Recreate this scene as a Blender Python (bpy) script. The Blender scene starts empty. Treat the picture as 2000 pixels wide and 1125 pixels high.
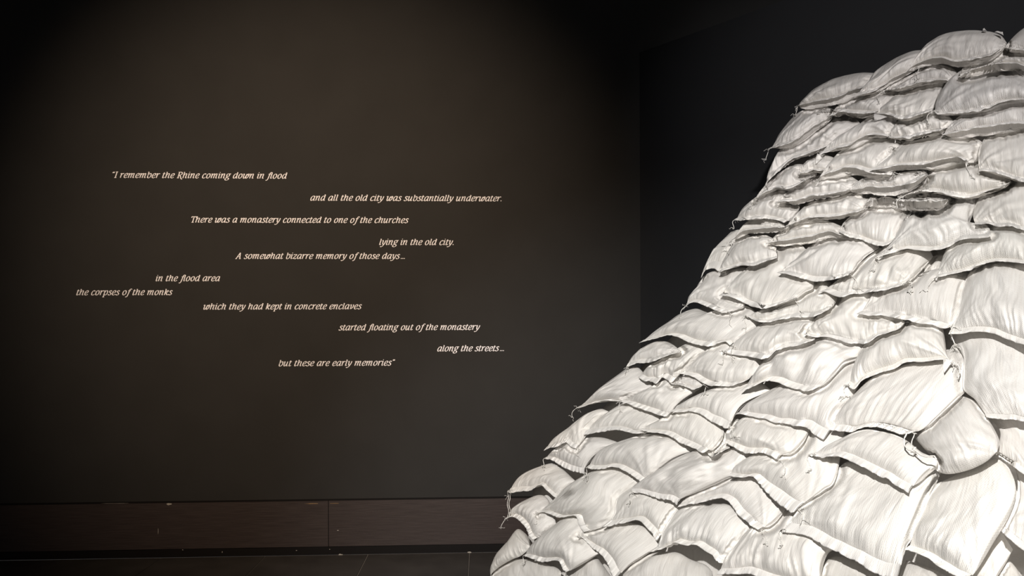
import bpy, math, random
import numpy as np
from mathutils import Matrix, Vector

# ------------------------------------------------------------------ camera, world, lights, exposure
SC = bpy.context.scene
COL = SC.collection
F_PX, CX, HY = 1440.0, 1000.0, 655.0          # focal length, centre column, horizon row of the 2000 x 1125 frame
CAM_H, WALL_Y = 1.553, 5.30
YAW, ROLL = math.radians(2.5), 0.0043

cam_data = bpy.data.cameras.new('camera')
cam = bpy.data.objects.new('camera', cam_data)
COL.objects.link(cam)
SC.camera = cam
cam_data.sensor_width = 36.0
cam_data.lens = F_PX / 2000.0 * 36.0
cam_data.shift_y = (HY - 562.5) / 2000.0
cam_data.clip_start = 0.05
CAM_M = (Matrix.Translation((0, 0, CAM_H)) @ Matrix.Rotation(-YAW, 4, 'Z')
         @ Matrix.Rotation(math.pi / 2, 4, 'X') @ Matrix.Rotation(-ROLL, 4, 'Z'))
cam.matrix_world = CAM_M
CM = np.array(CAM_M)

world = bpy.data.worlds.new('gallery_dark')
SC.world = world
world.use_nodes = True
world.node_tree.nodes['Background'].inputs[0].default_value = (1.0, 0.97, 0.95, 1)
world.node_tree.nodes['Background'].inputs[1].default_value = 0.15

SC.view_settings.view_transform = 'Standard'
SC.view_settings.look = 'None'
SC.view_settings.gamma = 1.0
SC.view_settings.use_curve_mapping = False
SC.view_settings.exposure = 0.0


def spot(name, loc, aim, power, color, angle, blend, size):
    d = bpy.data.lights.new(name, 'SPOT')
    d.energy, d.color, d.spot_size, d.spot_blend, d.shadow_soft_size = power, color, math.radians(angle), blend, size
    o = bpy.data.objects.new(name, d)
    COL.objects.link(o)
    o.location = loc
    o.rotation_euler = (Vector(aim) - Vector(loc)).to_track_quat('-Z', 'Y').to_euler()
    return o


# track spotlights under the high ceiling: one on the heap, one washing the quotation; plus an added fill
spot('heap_spotlight', (-1.2, -1.6, 3.5), (0.90, 3.25, 0.45), 1720, (1.0, 0.97, 0.93), 50, 0.9, 0.05)
spot('heap_top_fill', (0.1, -1.7, 3.1), (2.05, 3.4, 2.90), 760, (1.0, 0.955, 0.945), 29, 1.0, 0.10)  # added fill without a lamp of its own, brightens the upper bags
spot('wall_wash_spotlight', (-1.5, -0.6, 4.9), (-1.15, 5.3, 2.15), 1700, (1.0, 0.745, 0.52), 45.5, 1.0, 0.12)


# ------------------------------------------------------------------ small helpers
def pix(px, py, d):
    """world points that the frame shows at (px, py), d metres in front of the lens"""
    px, py, d = np.broadcast_arrays(np.asarray(px, float), np.asarray(py, float), np.asarray(d, float))
    c = np.stack([(px - CX) / F_PX * d, (HY - py) / F_PX * d, -d, np.ones_like(d)], -1)
    return (c @ CM.T)[..., :3]


def new_obj(name, verts, faces, mat, parent=None, uvs=None, smooth=True, origin=None):
    me = bpy.data.meshes.new(name)
    v = np.asarray(verts, float)
    if origin is not None:
        v = v - np.asarray(origin)
    me.from_pydata([tuple(p) for p in v], [], [tuple(int(i) for i in f) for f in faces])
    if uvs is not None:
        lay = me.uv_layers.new(name='uv')
        idx = np.zeros(len(me.loops), dtype=np.int32)
        me.loops.foreach_get('vertex_index', idx)
        lay.data.foreach_set('uv', np.asarray(uvs, float)[idx].ravel())
    if smooth:
        me.polygons.foreach_set('use_smooth', np.ones(len(me.polygons), dtype=bool))
    if mat:
        me.materials.append(mat)
    me.update()
    o = bpy.data.objects.new(name, me)
    COL.objects.link(o)
    if parent is not None:
        o.parent = parent
    elif origin is not None:
        o.location = tuple(origin)
    return o


def tag(o, label=None, cat=None, group=None, kind=None):
    for k, v in (('label', label), ('category', cat), ('group', group), ('kind', kind)):
        if v:
            o[k] = v
    return o


def box_mesh(x0, x1, y0, y1, z0, z1):
    v = [(x, y, z) for z in (z0, z1) for y in (y0, y1) for x in (x0, x1)]
    f = [(0, 2, 3, 1), (4, 5, 7, 6), (0, 1, 5, 4), (2, 6, 7, 3), (0, 4, 6, 2), (1, 3, 7, 5)]
    return v, f


# ------------------------------------------------------------------ materials
def mat_new(name):
    m = bpy.data.materials.new(name)
    m.use_nodes = True
    nt = m.node_tree
    return m, nt, nt.nodes['Principled BSDF']


def nd(nt, typ, **kw):
    n = nt.nodes.new(typ)
    for k, v in kw.items():
        setattr(n, k, v)
    return n


def math_node(nt, op, a, b=None):
    n = nd(nt, 'ShaderNodeMath', operation=op)
    for i, s in enumerate((a, b)):
        if s is None:
            continue
        if isinstance(s, (int, float)):
            n.inputs[i].default_value = s
        else:
            nt.links.new(s, n.inputs[i])
    return n.outputs[0]


def fabric_material(name, base, weave=0.0036, bump=0.5, rough=0.5, gather=0.011):
    """woven polypropylene: crossing flat tapes, streaky along the bag"""
    m, nt, b = mat_new(name)
    L = nt.links
    uv = nd(nt, 'ShaderNodeUVMap')
    uv.uv_map = 'uv'
    sep = nd(nt, 'ShaderNodeSeparateXYZ')
    L.new(uv.outputs[0], sep.inputs[0])
    k = math.pi / weave
    sx = math_node(nt, 'SINE', math_node(nt, 'MULTIPLY', sep.outputs[0], k))
    sy = math_node(nt, 'SINE', math_node(nt, 'MULTIPLY', sep.outputs[1], k))
    prod = math_node(nt, 'MULTIPLY', sx, sy)
    mp = nd(nt, 'ShaderNodeMapping')
    mp.inputs['Scale'].default_value = (150, 7, 1)
    L.new(uv.outputs[0], mp.inputs[0])
    n1 = nd(nt, 'ShaderNodeTexNoise')
    n1.inputs['Scale'].default_value = 1.0
    n1.inputs['Detail'].default_value = 3
    L.new(mp.outputs[0], n1.inputs['Vector'])
    mp2 = nd(nt, 'ShaderNodeMapping')
    mp2.inputs['Scale'].default_value = (34, 9, 1)
    L.new(uv.outputs[0], mp2.inputs[0])
    n2 = nd(nt, 'ShaderNodeTexNoise')
    n2.inputs['Scale'].default_value = 1.0
    n2.inputs['Detail'].default_value = 4
    n2.inputs['Distortion'].default_value = 0.6
    L.new(mp2.outputs[0], n2.inputs['Vector'])
    ramp = nd(nt, 'ShaderNodeValToRGB')
    ramp.color_ramp.elements[0].position, ramp.color_ramp.elements[1].position = 0.3, 0.72
    ramp.color_ramp.elements[0].color = (base[0] * 0.90, base[1] * 0.885, base[2] * 0.87, 1)
    ramp.color_ramp.elements[1].color = (base[0], base[1], base[2], 1)
    L.new(n1.outputs[0], ramp.inputs[0])
    oi = nd(nt, 'ShaderNodeObjectInfo')
    tint = nd(nt, 'ShaderNodeValToRGB')
    tint.color_ramp.elements[0].color = (0.95, 0.945, 0.945, 1)
    tint.color_ramp.elements[1].color = (1.0, 0.995, 0.98, 1)
    L.new(oi.outputs['Random'], tint.inputs[0])
    mx = nd(nt, 'ShaderNodeMixRGB', blend_type='MULTIPLY')
    mx.inputs[0].default_value = 1
    L.new(ramp.outputs[0], mx.inputs[1])
    L.new(tint.outputs[0], mx.inputs[2])
    L.new(mx.outputs[0], b.inputs['Base Color'])
    b.inputs['Roughness'].default_value = rough
    b.inputs['Specular IOR Level'].default_value = 0.45
    mp3 = nd(nt, 'ShaderNodeMapping')
    mp3.inputs['Scale'].default_value = (120, 11, 1)
    L.new(uv.outputs[0], mp3.inputs[0])
    n3 = nd(nt, 'ShaderNodeTexNoise')
    n3.inputs['Scale'].default_value = 1.0
    n3.inputs['Detail'].default_value = 1.5
    L.new(mp3.outputs[0], n3.inputs['Vector'])
    ridge = math_node(nt, 'ABSOLUTE', math_node(nt, 'SUBTRACT', n3.outputs[0], 0.5))
    fade = math_node(nt, 'POWER', 2.718, math_node(nt, 'MULTIPLY', sep.outputs[1], -20.0))
    gath = math_node(nt, 'MULTIPLY', math_node(nt, 'MULTIPLY', ridge, fade), gather)
    h = math_node(nt, 'ADD', math_node(nt, 'ADD', math_node(nt, 'MULTIPLY', prod, 0.00045), gath),
                  math_node(nt, 'ADD', math_node(nt, 'MULTIPLY', n1.outputs[0], 0.0012),
                            math_node(nt, 'MULTIPLY', n2.outputs[0], 0.008)))
    bp = nd(nt, 'ShaderNodeBump')
    bp.inputs['Strength'].default_value = bump
    bp.inputs['Distance'].default_value = 1.0
    L.new(h, bp.inputs['Height'])
    L.new(bp.outputs[0], b.inputs['Normal'])
    return m


def plain(name, col, rough=0.7, spec=0.3):
    m, nt, b = mat_new(name)
    b.inputs['Base Color'].default_value = (*col, 1)
    b.inputs['Roughness'].default_value = rough
    b.inputs['Specular IOR Level'].default_value = spec
    return m


def mottled(name, c0, c1, scale, rough, spec=0.25, stretch=(1, 1, 1), bump=0.0):
    m, nt, b = mat_new(name)
    L = nt.links
    tc = nd(nt, 'ShaderNodeTexCoord')
    mp = nd(nt, 'ShaderNodeMapping')
    mp.inputs['Scale'].default_value = stretch
    L.new(tc.outputs['Object'], mp.inputs[0])
    n = nd(nt, 'ShaderNodeTexNoise')
    n.inputs['Scale'].default_value = scale
    n.inputs['Detail'].default_value = 6
    L.new(mp.outputs[0], n.inputs['Vector'])
    r = nd(nt, 'ShaderNodeValToRGB')
    r.color_ramp.elements[0].position, r.color_ramp.elements[1].position = 0.32, 0.7
    r.color_ramp.elements[0].color = (*c0, 1)
    r.color_ramp.elements[1].color = (*c1, 1)
    L.new(n.outputs[0], r.inputs[0])
    L.new(r.outputs[0], b.inputs['Base Color'])
    b.inputs['Roughness'].default_value = rough
    b.inputs['Specular IOR Level'].default_value = spec
    if bump:
        bp = nd(nt, 'ShaderNodeBump')
        bp.inputs['Strength'].default_value = bump
        bp.inputs['Distance'].default_value = 0.004
        L.new(n.outputs[0], bp.inputs['Height'])
        L.new(bp.outputs[0], b.inputs['Normal'])
    return m


M_SACK = fabric_material('woven_white_polypropylene', (0.83, 0.815, 0.79))
M_HEM = fabric_material('folded_white_hem', (0.90, 0.89, 0.87), bump=0.35, rough=0.55, gather=0.006)
M_THREAD = plain('white_sewing_thread', (0.80, 0.78, 0.74), 0.8)
M_WALL = mottled('charcoal_wall_paint', (0.0215, 0.0212, 0.0210), (0.0245, 0.0242, 0.0240), 3.0, 0.75, 0.2)
M_WALL2 = mottled('dark_blue_grey_wall_paint', (0.0170, 0.0177, 0.0195), (0.0188, 0.0195, 0.0213), 3.0, 0.8, 0.15)
M_CEIL = plain('black_ceiling_paint', (0.012, 0.012, 0.012), 0.9, 0.1)
M_BASE = mottled('dark_stained_oak_veneer', (0.028, 0.0205, 0.0195), (0.045, 0.0345, 0.0325), 3.0, 0.5, 0.3, (2.0, 2.0, 60.0), 0.2)
M_TOE = plain('black_toe_and_gap_shade', (0.006, 0.005, 0.005), 0.7, 0.15)
M_SLATE = mottled('dark_slate_tile', (0.034, 0.031, 0.029), (0.050, 0.046, 0.043), 5.0, 0.42, 0.4, (1, 1, 1), 0.25)
M_GROUT = plain('pale_grout', (0.20, 0.18, 0.165), 0.9)
M_LETTER = plain('pale_vinyl_lettering', (0.84, 0.84, 0.90), 0.6, 0.2)
M_CHIP = plain('chipped_pale_plaster', (0.34, 0.32, 0.29), 0.9)
M_RAW = plain('bare_wood_scratch', (0.30, 0.19, 0.09), 0.8)

# ------------------------------------------------------------------ the room
def struct(name, v, f, mat, smooth=False):
    return tag(new_obj(name, v, f, mat, smooth=smooth), kind='structure')


def on_wall(px, py, y=WALL_Y):
    """point of the plane Y = y seen at a frame position"""
    p0, p1 = np.array([0, 0, CAM_H]), pix(px, py, 1.0)
    return p0 + (p1 - p0) * (y / (p1[1] - p0[1]))


CORNER = on_wall(1250, 400)
# direction of the angled right wall from the corner towards the viewer (its level edges vanish at column -284)
_dv = pix(-284, HY, 1.0) - np.array([0, 0, CAM_H])
RW_DIR = -np.array([_dv[0], _dv[1], 0.0]) / np.hypot(_dv[0], _dv[1])
RW_N = np.array([-RW_DIR[1], RW_DIR[0], 0.0])
if RW_N @ (np.array([0, 0, 0]) - np.array([CORNER[0], CORNER[1], 0])) < 0:
    RW_N = -RW_N                                   # faces the viewer
RW_TOP = on_wall(1250, 103)[2]

struct('wall_back', *box_mesh(-6.5, 6.0, WALL_Y, WALL_Y + 0.15, 0, 5.2), M_WALL)
struct('wall_left', *box_mesh(-6.65, -6.5, -4.0, WALL_Y + 0.15, 0, 5.2), M_WALL)
a = np.array([CORNER[0], WALL_Y, 0.0])
b_ = a + RW_DIR * 5.6
off = -RW_N * 0.14
quad = [a, b_, b_ + off, a + off]
v = [p + np.array([0, 0, z]) for z in (0, RW_TOP) for p in quad]
struct('wall_right', v, [(0, 1, 2, 3), (4, 7, 6, 5), (0, 4, 5, 1), (1, 5, 6, 2), (2, 6, 7, 3), (3, 7, 4, 0)], M_WALL2)
struct('ceiling', *box_mesh(-6.65, 6.0, -4.0, WALL_Y + 0.15, 5.2, 5.3), M_CEIL)

# floor: slate tiles on a grout bed, joints running straight to the back wall
gx = [on_wall(px, 1088)[0] for px in (112, 320, 522, 720, 917)]
TILE = (gx[-1] - gx[0]) / 4.0
struct('floor', *box_mesh(-6.5, 6.0, -4.0, WALL_Y, -0.12, -0.004), M_GROUT)
tv, tf = [], []
x = gx[0] - TILE * 7
G = 0.0035
row0 = WALL_Y - 0.02
i = 0
while x < 5.5:
    yy = row0
    while yy > -3.5:
        y0 = yy - TILE
        n = len(tv)
        xx0, xx1, ya, yb = x + G, x + TILE - G, y0 + G, yy - G
        tv += [(xx0, ya, 0), (xx1, ya, 0), (xx1, yb, 0), (xx0, yb, 0),
               (xx0 - .002, ya - .002, -.004), (xx1 + .002, ya - .002, -.004), (xx1 + .002, yb + .002, -.004), (xx0 - .002, yb + .002, -.004)]
        tf += [(n, n + 1, n + 2, n + 3), (n, n + 4, n + 5, n + 1), (n + 1, n + 5, n + 6, n + 2),
               (n + 2, n + 6, n + 7, n + 3), (n + 3, n + 7, n + 4, n)]
        yy -= TILE
    x += TILE
struct('trim_1', tv, tf, M_SLATE)
bpy.data.objects['trim_1'].name = 'floor_tiles'

# baseboard: tall dark veneer panels over a black toe board
Z_TOP = on_wall(643, 975)[2]
Z_BOT = on_wall(643, 1067)[2]
SEAM = on_wall(642.5, 1020)[0]
BB = WALL_Y - 0.018
PAN = 2.62
root = bpy.data.objects.new('baseboard_back', None)
COL.objects.link(root)
root.location = (SEAM, WALL_Y, 0)
tag(root, kind='structure')
org = np.array([SEAM, WALL_Y, 0])
for k, (x0, x1) in enumerate(((SEAM - 2 * PAN, SEAM - PAN - .003), (SEAM - PAN, SEAM - .002), (SEAM + .002, CORNER[0] - .02))):
    vv, ff = box_mesh(x0, x1, BB, WALL_Y - .001, Z_BOT + .004, Z_TOP - .008)
    new_obj('panel', vv, ff, M_BASE, root, smooth=False, origin=org)
vv, ff = box_mesh(SEAM - 2 * PAN, CORNER[0] - .02, BB + .006, WALL_Y - .001, 0.0, Z_BOT)
new_obj('toe_board', vv, ff, M_TOE, root, smooth=False, origin=org)

vv, ff = box_mesh(SEAM - 2 * PAN, CORNER[0] - .02, BB + .004, WALL_Y - .001, Z_TOP - .0078, Z_TOP + .002)
new_obj('gap_shade_strip', vv, ff, M_TOE, root, smooth=False, origin=org)  # black strip: shade of the open gap above the panels, put in as colour


def chip(px, py, w, h, mat, name, yy, seed):
    """a small ragged scuff on the woodwork"""
    rng = random.Random(seed)
    c = on_wall(px, py, yy)
    n = 14
    vs = [(0, -.0012, 0)]
    for q in range(n):
        t = 2 * math.pi * q / n
        r = rng.uniform(.6, 1.1)
        vs.append((math.cos(t) * w * r, -.0006, math.sin(t) * h * r))
    fs = [(0, 1 + (q + 1) % n, 1 + q) for q in range(n)]
    new_obj(name, np.array(vs) + c, fs, mat, root, smooth=False, origin=org)


for q, (px, py, w, h, mt, nm) in enumerate((
        (330, 984.5, .020, .008, M_CHIP, 'chip'), (863, 973.5, .014, .007, M_TOE, 'chip'),
        (660, 1036, .008, .003, M_CHIP, 'chip'), (609, 1038 - 54.5, .058, .0022, M_RAW, 'scratch'),
        (655, 983, .040, .0018, M_RAW, 'scratch'), (309, 1038, .002, .022, M_CHIP, 'scratch'),
        (224, 983, .10, .0012, M_CHIP, 'scratch'))):
    chip(px, py, w, h, mt, nm, BB - .0002, q)
for q, (px, py, w, h) in enumerate(((665, 1083.5, .018, .007), (917, 1078.6, .018, .005), (644, 1073, .004, .003),
                                    (357, 1074, .005, .003), (434, 1078, .004, .006), (579, 1075, .006, .003))):
    chip(px, py, w, h, M_CHIP, 'chip', BB + .0055, 40 + q)

# ------------------------------------------------------------------ the lettering: a broad-nib italic drawn stroke by stroke
ENT = [(.0, .84), (.09, .97), (.16, .9), (.145, .6)]
GL = {
 'a': (.83, [[(.64, .82), (.5, .98), (.3, .95), (.13, .66), (.1, .28), (.22, .02), (.42, .1), (.63, .5)], [(.67, 1.0), (.64, .2), (.7, .02), (.84, .1)]]),
 'b': (.78, [[(.02, 1.26), (.16, 1.31)], [(.16, 1.3), (.14, .28), (.22, .04), (.4, .0), (.6, .18), (.68, .55), (.6, .9), (.45, .98), (.26, .8), (.15, .5)]]),
 'c': (.66, [[(.56, .8), (.5, .95), (.36, .98), (.17, .75), (.1, .4), (.18, .08), (.36, 0), (.52, .06), (.62, .2)]]),
 'd': (.84, [[(.64, .82), (.5, .98), (.3, .95), (.13, .66), (.1, .28), (.22, .02), (.42, .1), (.63, .5)], [(.5, 1.26), (.66, 1.31)], [(.66, 1.3), (.64, .2), (.7, .02), (.84, .1)]]),
 'e': (.68, [[(.12, .42), (.4, .48), (.57, .66), (.57, .88), (.42, .99), (.22, .86), (.1, .5), (.14, .14), (.32, 0), (.5, .05), (.62, .2)]]),
 'f': (.50, [[(.66, 1.2), (.6, 1.32), (.44, 1.3), (.34, 1.0), (.28, .3), (.2, -.2), (.06, -.42), (-.1, -.37)], [(.1, .94), (.58, .94)]]),
 'g': (.76, [[(.4, .98), (.2, .92), (.12, .68), (.22, .44), (.4, .4), (.56, .5), (.6, .74), (.52, .94), (.4, .98)], [(.55, .9), (.66, .99), (.8, .95)],
             [(.26, .43), (.14, .28), (.22, .14), (.46, .08), (.6, -.08), (.56, -.3), (.34, -.42), (.1, -.38), (.0, -.22), (.08, -.06), (.26, .08)]]),
 'h': (.84, [[(.02, 1.26), (.16, 1.31)], [(.16, 1.3), (.14, 0)], [(.15, .5), (.3, .85), (.5, .98), (.62, .85), (.6, .5), (.59, .15), (.67, .02), (.8, .1)]]),
 'i': (.40, [ENT + [(.14, .17), (.22, .02), (.36, .12)], [(.12, 1.22), (.18, 1.32)]]),
 'k': (.76, [[(.02, 1.26), (.16, 1.31)], [(.16, 1.3), (.14, 0)], [(.15, .45), (.35, .85), (.52, .98), (.62, .86), (.5, .62), (.28, .52)], [(.28, .52), (.46, .2), (.6, .02), (.76, .12)]]),
 'l': (.40, [[(.02, 1.26), (.16, 1.31)], [(.16, 1.3), (.14, .17), (.22, .02), (.36, .12)]]),
 'm': (1.20, [ENT + [(.14, 0)], [(.15, .5), (.3, .85), (.46, .98), (.56, .86), (.54, 0)], [(.55, .5), (.7, .85), (.86, .98), (.97, .86), (.94, .17), (1.02, .02), (1.15, .1)]]),
 'n': (.84, [ENT + [(.14, 0)], [(.15, .5), (.3, .85), (.48, .98), (.6, .86), (.58, .17), (.66, .02), (.79, .1)]]),
 'o': (.77, [[(.4, .99), (.2, .86), (.1, .5), (.16, .14), (.34, 0), (.54, .14), (.66, .5), (.58, .86), (.4, .99)]]),
 'p': (.78, [ENT + [(.14, -.42)], [(.0, -.42), (.3, -.42)], [(.15, .5), (.28, .85), (.46, .98), (.62, .86), (.68, .5), (.56, .14), (.38, 0), (.2, .1)]]),
 'r': (.60, [ENT + [(.14, 0)], [(.15, .5), (.26, .8), (.42, .97), (.56, .92)], [(.5, .94), (.57, .86)]]),
 's': (.60, [[(.5, .8), (.42, .96), (.26, .97), (.16, .82), (.22, .64), (.4, .46), (.5, .26), (.42, .06), (.24, 0), (.1, .05), (.05, .2)]]),
 't': (.48, [[(.2, 1.2), (.17, .9), (.13, .2), (.2, .02), (.34, .05), (.44, .18)], [(.0, .94), (.42, .94)]]),
 'u': (.86, [ENT + [(.12, .3), (.2, .03), (.36, .06), (.58, .5)], [(.62, .98), (.6, .17), (.68, .02), (.82, .1)]]),
 'v': (.72, [[(.0, .84), (.1, .97), (.18, .88), (.22, .02)], [(.22, .02), (.44, .2), (.6, .6), (.6, .88), (.5, .97)]]),
 'w': (1.08, [[(-.04, .84), (.06, .97), (.15, .93), (.16, .7), (.13, .3), (.2, .03), (.36, .06), (.54, .5), (.62, .95)], [(.62, .95), (.56, .35), (.63, .03), (.8, .08), (.97, .45), (1.02, .78), (.93, .98), (.8, .93), (.78, .76), (.9, .68)]]),
 'y': (.72, [[(.0, .84), (.1, .97), (.18, .9), (.2, .4), (.32, .06)], [(.63, .98), (.6, .6), (.46, .1), (.26, -.28), (.06, -.42), (-.1, -.33)]]),
 'z': (.66, [[(.06, .8), (.08, .94)], [(.06, .94), (.6, .94)], [(.58, .92), (.04, .05)], [(.04, .05), (.28, .06), (.5, .0), (.6, .18)]]),
 'I': (.46, [[(.22, 1.3), (.22, 0)], [(.03, 1.29), (.41, 1.29)], [(.03, .02), (.41, .02)]]),
 'R': (.88, [[(.22, 1.3), (.22, 0)], [(.03, 1.29), (.22, 1.29)], [(.03, .02), (.41, .02)], [(.22, 1.29), (.5, 1.29), (.72, 1.16), (.72, .84), (.5, .66), (.22, .65)], [(.42, .66), (.62, .28), (.8, -.12), (1.02, -.26)]]),
 'T': (.80, [[(.44, 1.3), (.44, 0)], [(.06, 1.28), (.82, 1.28)], [(.06, 1.28), (.04, 1.04)], [(.82, 1.28), (.84, 1.04)], [(.25, .02), (.63, .02)]]),
 'A': (.92, [[(.08, .02), (.52, 1.32)], [(.52, 1.32), (.74, .02)], [(.22, .44), (.66, .44)], [(-.06, .02), (.24, .02)], [(.58, .02), (.92, .02)]]),
 '.': (.34, [[(.1, .0), (.15, .17)]]),
 '\u2026': (.86, [[(.14, .0), (.18, .16)], [(.42, .0), (.46, .16)], [(.70, .0), (.74, .16)]]),
 '\u201c': (.46, [[(.08, 1.02), (.04, 1.12), (.14, 1.3)], [(.28, 1.02), (.24, 1.12), (.34, 1.3)]]),
 '\u201d': (.46, [[(.12, 1.32), (.1, 1.04)], [(.32, 1.32), (.3, 1.04)]]),
 ' ': (.43, []), '\u2009': (.16, []),
}
SLANT, PEN, THICK, THIN = .235, math.radians(26), .185, .085


def catmull(p, n=7):
    p = np.asarray(p, float)
    if len(p) < 3:
        return np.array([p[0] + (p[-1] - p[0]) * t for t in np.linspace(0, 1, 3)])
    closed = np.allclose(p[0], p[-1])
    q = np.vstack([p[-2] if closed else 2 * p[0] - p[1], p, p[1] if closed else 2 * p[-1] - p[-2]])
    out = []
    for i in range(1, len(q) - 2):
        p0, p1, p2, p3 = q[i - 1], q[i], q[i + 1], q[i + 2]
        for t in np.arange(n) / n:
            out.append(.5 * (2 * p1 + (p2 - p0) * t + (2 * p0 - 5 * p1 + 4 * p2 - p3) * t * t + (3 * p1 - p0 - 3 * p2 + p3) * t ** 3))
    out.append(q[-2])
    return np.array(out)


def text_width(s):
    return sum(GL[c][0] for c in s)


def lettering(s, x0, x1, yb, label):
    pa, pb = on_wall(x0, yb), on_wall(x1, yb)
    width = text_width(s) - .04
    ex = (pb[0] - pa[0]) / width               # metres per x-height, horizontally
    ez = 8.9 * (on_wall(x0, yb - 1)[2] - pa[2])
    Z0 = .5 * (pa[2] + pb[2])
    vs, fs = [], []
    cur = 0.0
    lift = 0
    for c in s:
        adv, strokes = GL[c]
        for st in strokes:
            p = catmull(st)
            p[:, 0] = .03 + p[:, 0] * .92 + SLANT * p[:, 1]
            t = np.gradient(p, axis=0)
            ln = np.hypot(t[:, 0], t[:, 1]) + 1e-9
            t /= ln[:, None]
            ang = np.arctan2(t[:, 1], t[:, 0])
            w = THIN + (THICK - THIN) * np.abs(np.sin(ang - PEN)) ** 1.2
            nn = np.stack([-t[:, 1], t[:, 0]], 1)
            lo, hi = p - nn * w[:, None] / 2, p + nn * w[:, None] / 2
            base = len(vs)
            lift = (lift + 1) % 5
            yf = WALL_Y - .0016 - .00008 * lift
            for k in range(len(p)):
                for q, yy in ((lo[k], yf), (hi[k], yf), (hi[k], WALL_Y - .0002), (lo[k], WALL_Y - .0002)):
                    vs.append((pa[0] + (cur + q[0]) * ex, yy, Z0 + q[1] * ez))
            for k in range(len(p) - 1):
                a0, b0 = base + 4 * k, base + 4 * (k + 1)
                fs += [(a0, a0 + 1, b0 + 1, b0), (a0 + 1, a0 + 2, b0 + 2, b0 + 1), (a0 + 3, a0, b0, b0 + 3)]
            fs += [(base, base + 3, base + 2, base + 1), (base + 4 * len(p) - 4, base + 4 * len(p) - 3, base + 4 * len(p) - 2, base + 4 * len(p) - 1)]
        cur += adv
    o = new_obj('wall_lettering', vs, fs, M_LETTER, smooth=False, origin=np.array([pa[0], WALL_Y, Z0]))
    tag(o, label, 'lettering', 'lines of the quotation on the charcoal wall')


LINES = [
 ('\u201cI remember the Rhine coming down in flood', 217, 559, 348.0, 'top line of pale italic wall text, beginning with an opening quotation mark'),
 ('and all the old city was substantially underwater.', 605, 980, 392.4, 'second line of pale italic wall text, ending with the word underwater'),
 ('There was a monastery connected to one of the churches', 371, 796, 435.0, 'longest line of pale italic wall text, about a monastery and churches'),
 ('lying in the old city.', 739.5, 886.5, 478.4, 'short pale italic wall text reading lying in the old city'),
 ('A somewhat bizarre memory of those days\u2009\u2026', 460, 791, 505.5, 'pale italic wall text about a somewhat bizarre memory, with three dots'),
 ('in the flood area', 303, 428.5, 549.0, 'short pale italic wall text reading in the flood area'),
 ('the corpses of the monks', 148, 335, 576.3, 'leftmost line of pale italic wall text, about corpses of monks'),
 ('which they had kept in concrete enclaves', 396, 704.5, 604.0, 'pale italic wall text ending with concrete enclaves'),
 ('started floating out of the monastery', 661, 935.5, 644.6, 'pale italic wall text beginning with started floating'),
 ('along the streets\u2009\u2026', 853, 984.5, 685.8, 'short pale italic wall text along the streets, nearest the sandbags'),
 ('but these are early memories\u201d', 543, 768.5, 714.4, 'bottom line of pale italic wall text, ending with a closing quotation mark'),
]
for s_, x0_, x1_, yb_, lab_ in LINES:
    lettering(s_, x0_, x1_, yb_, lab_)

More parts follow.
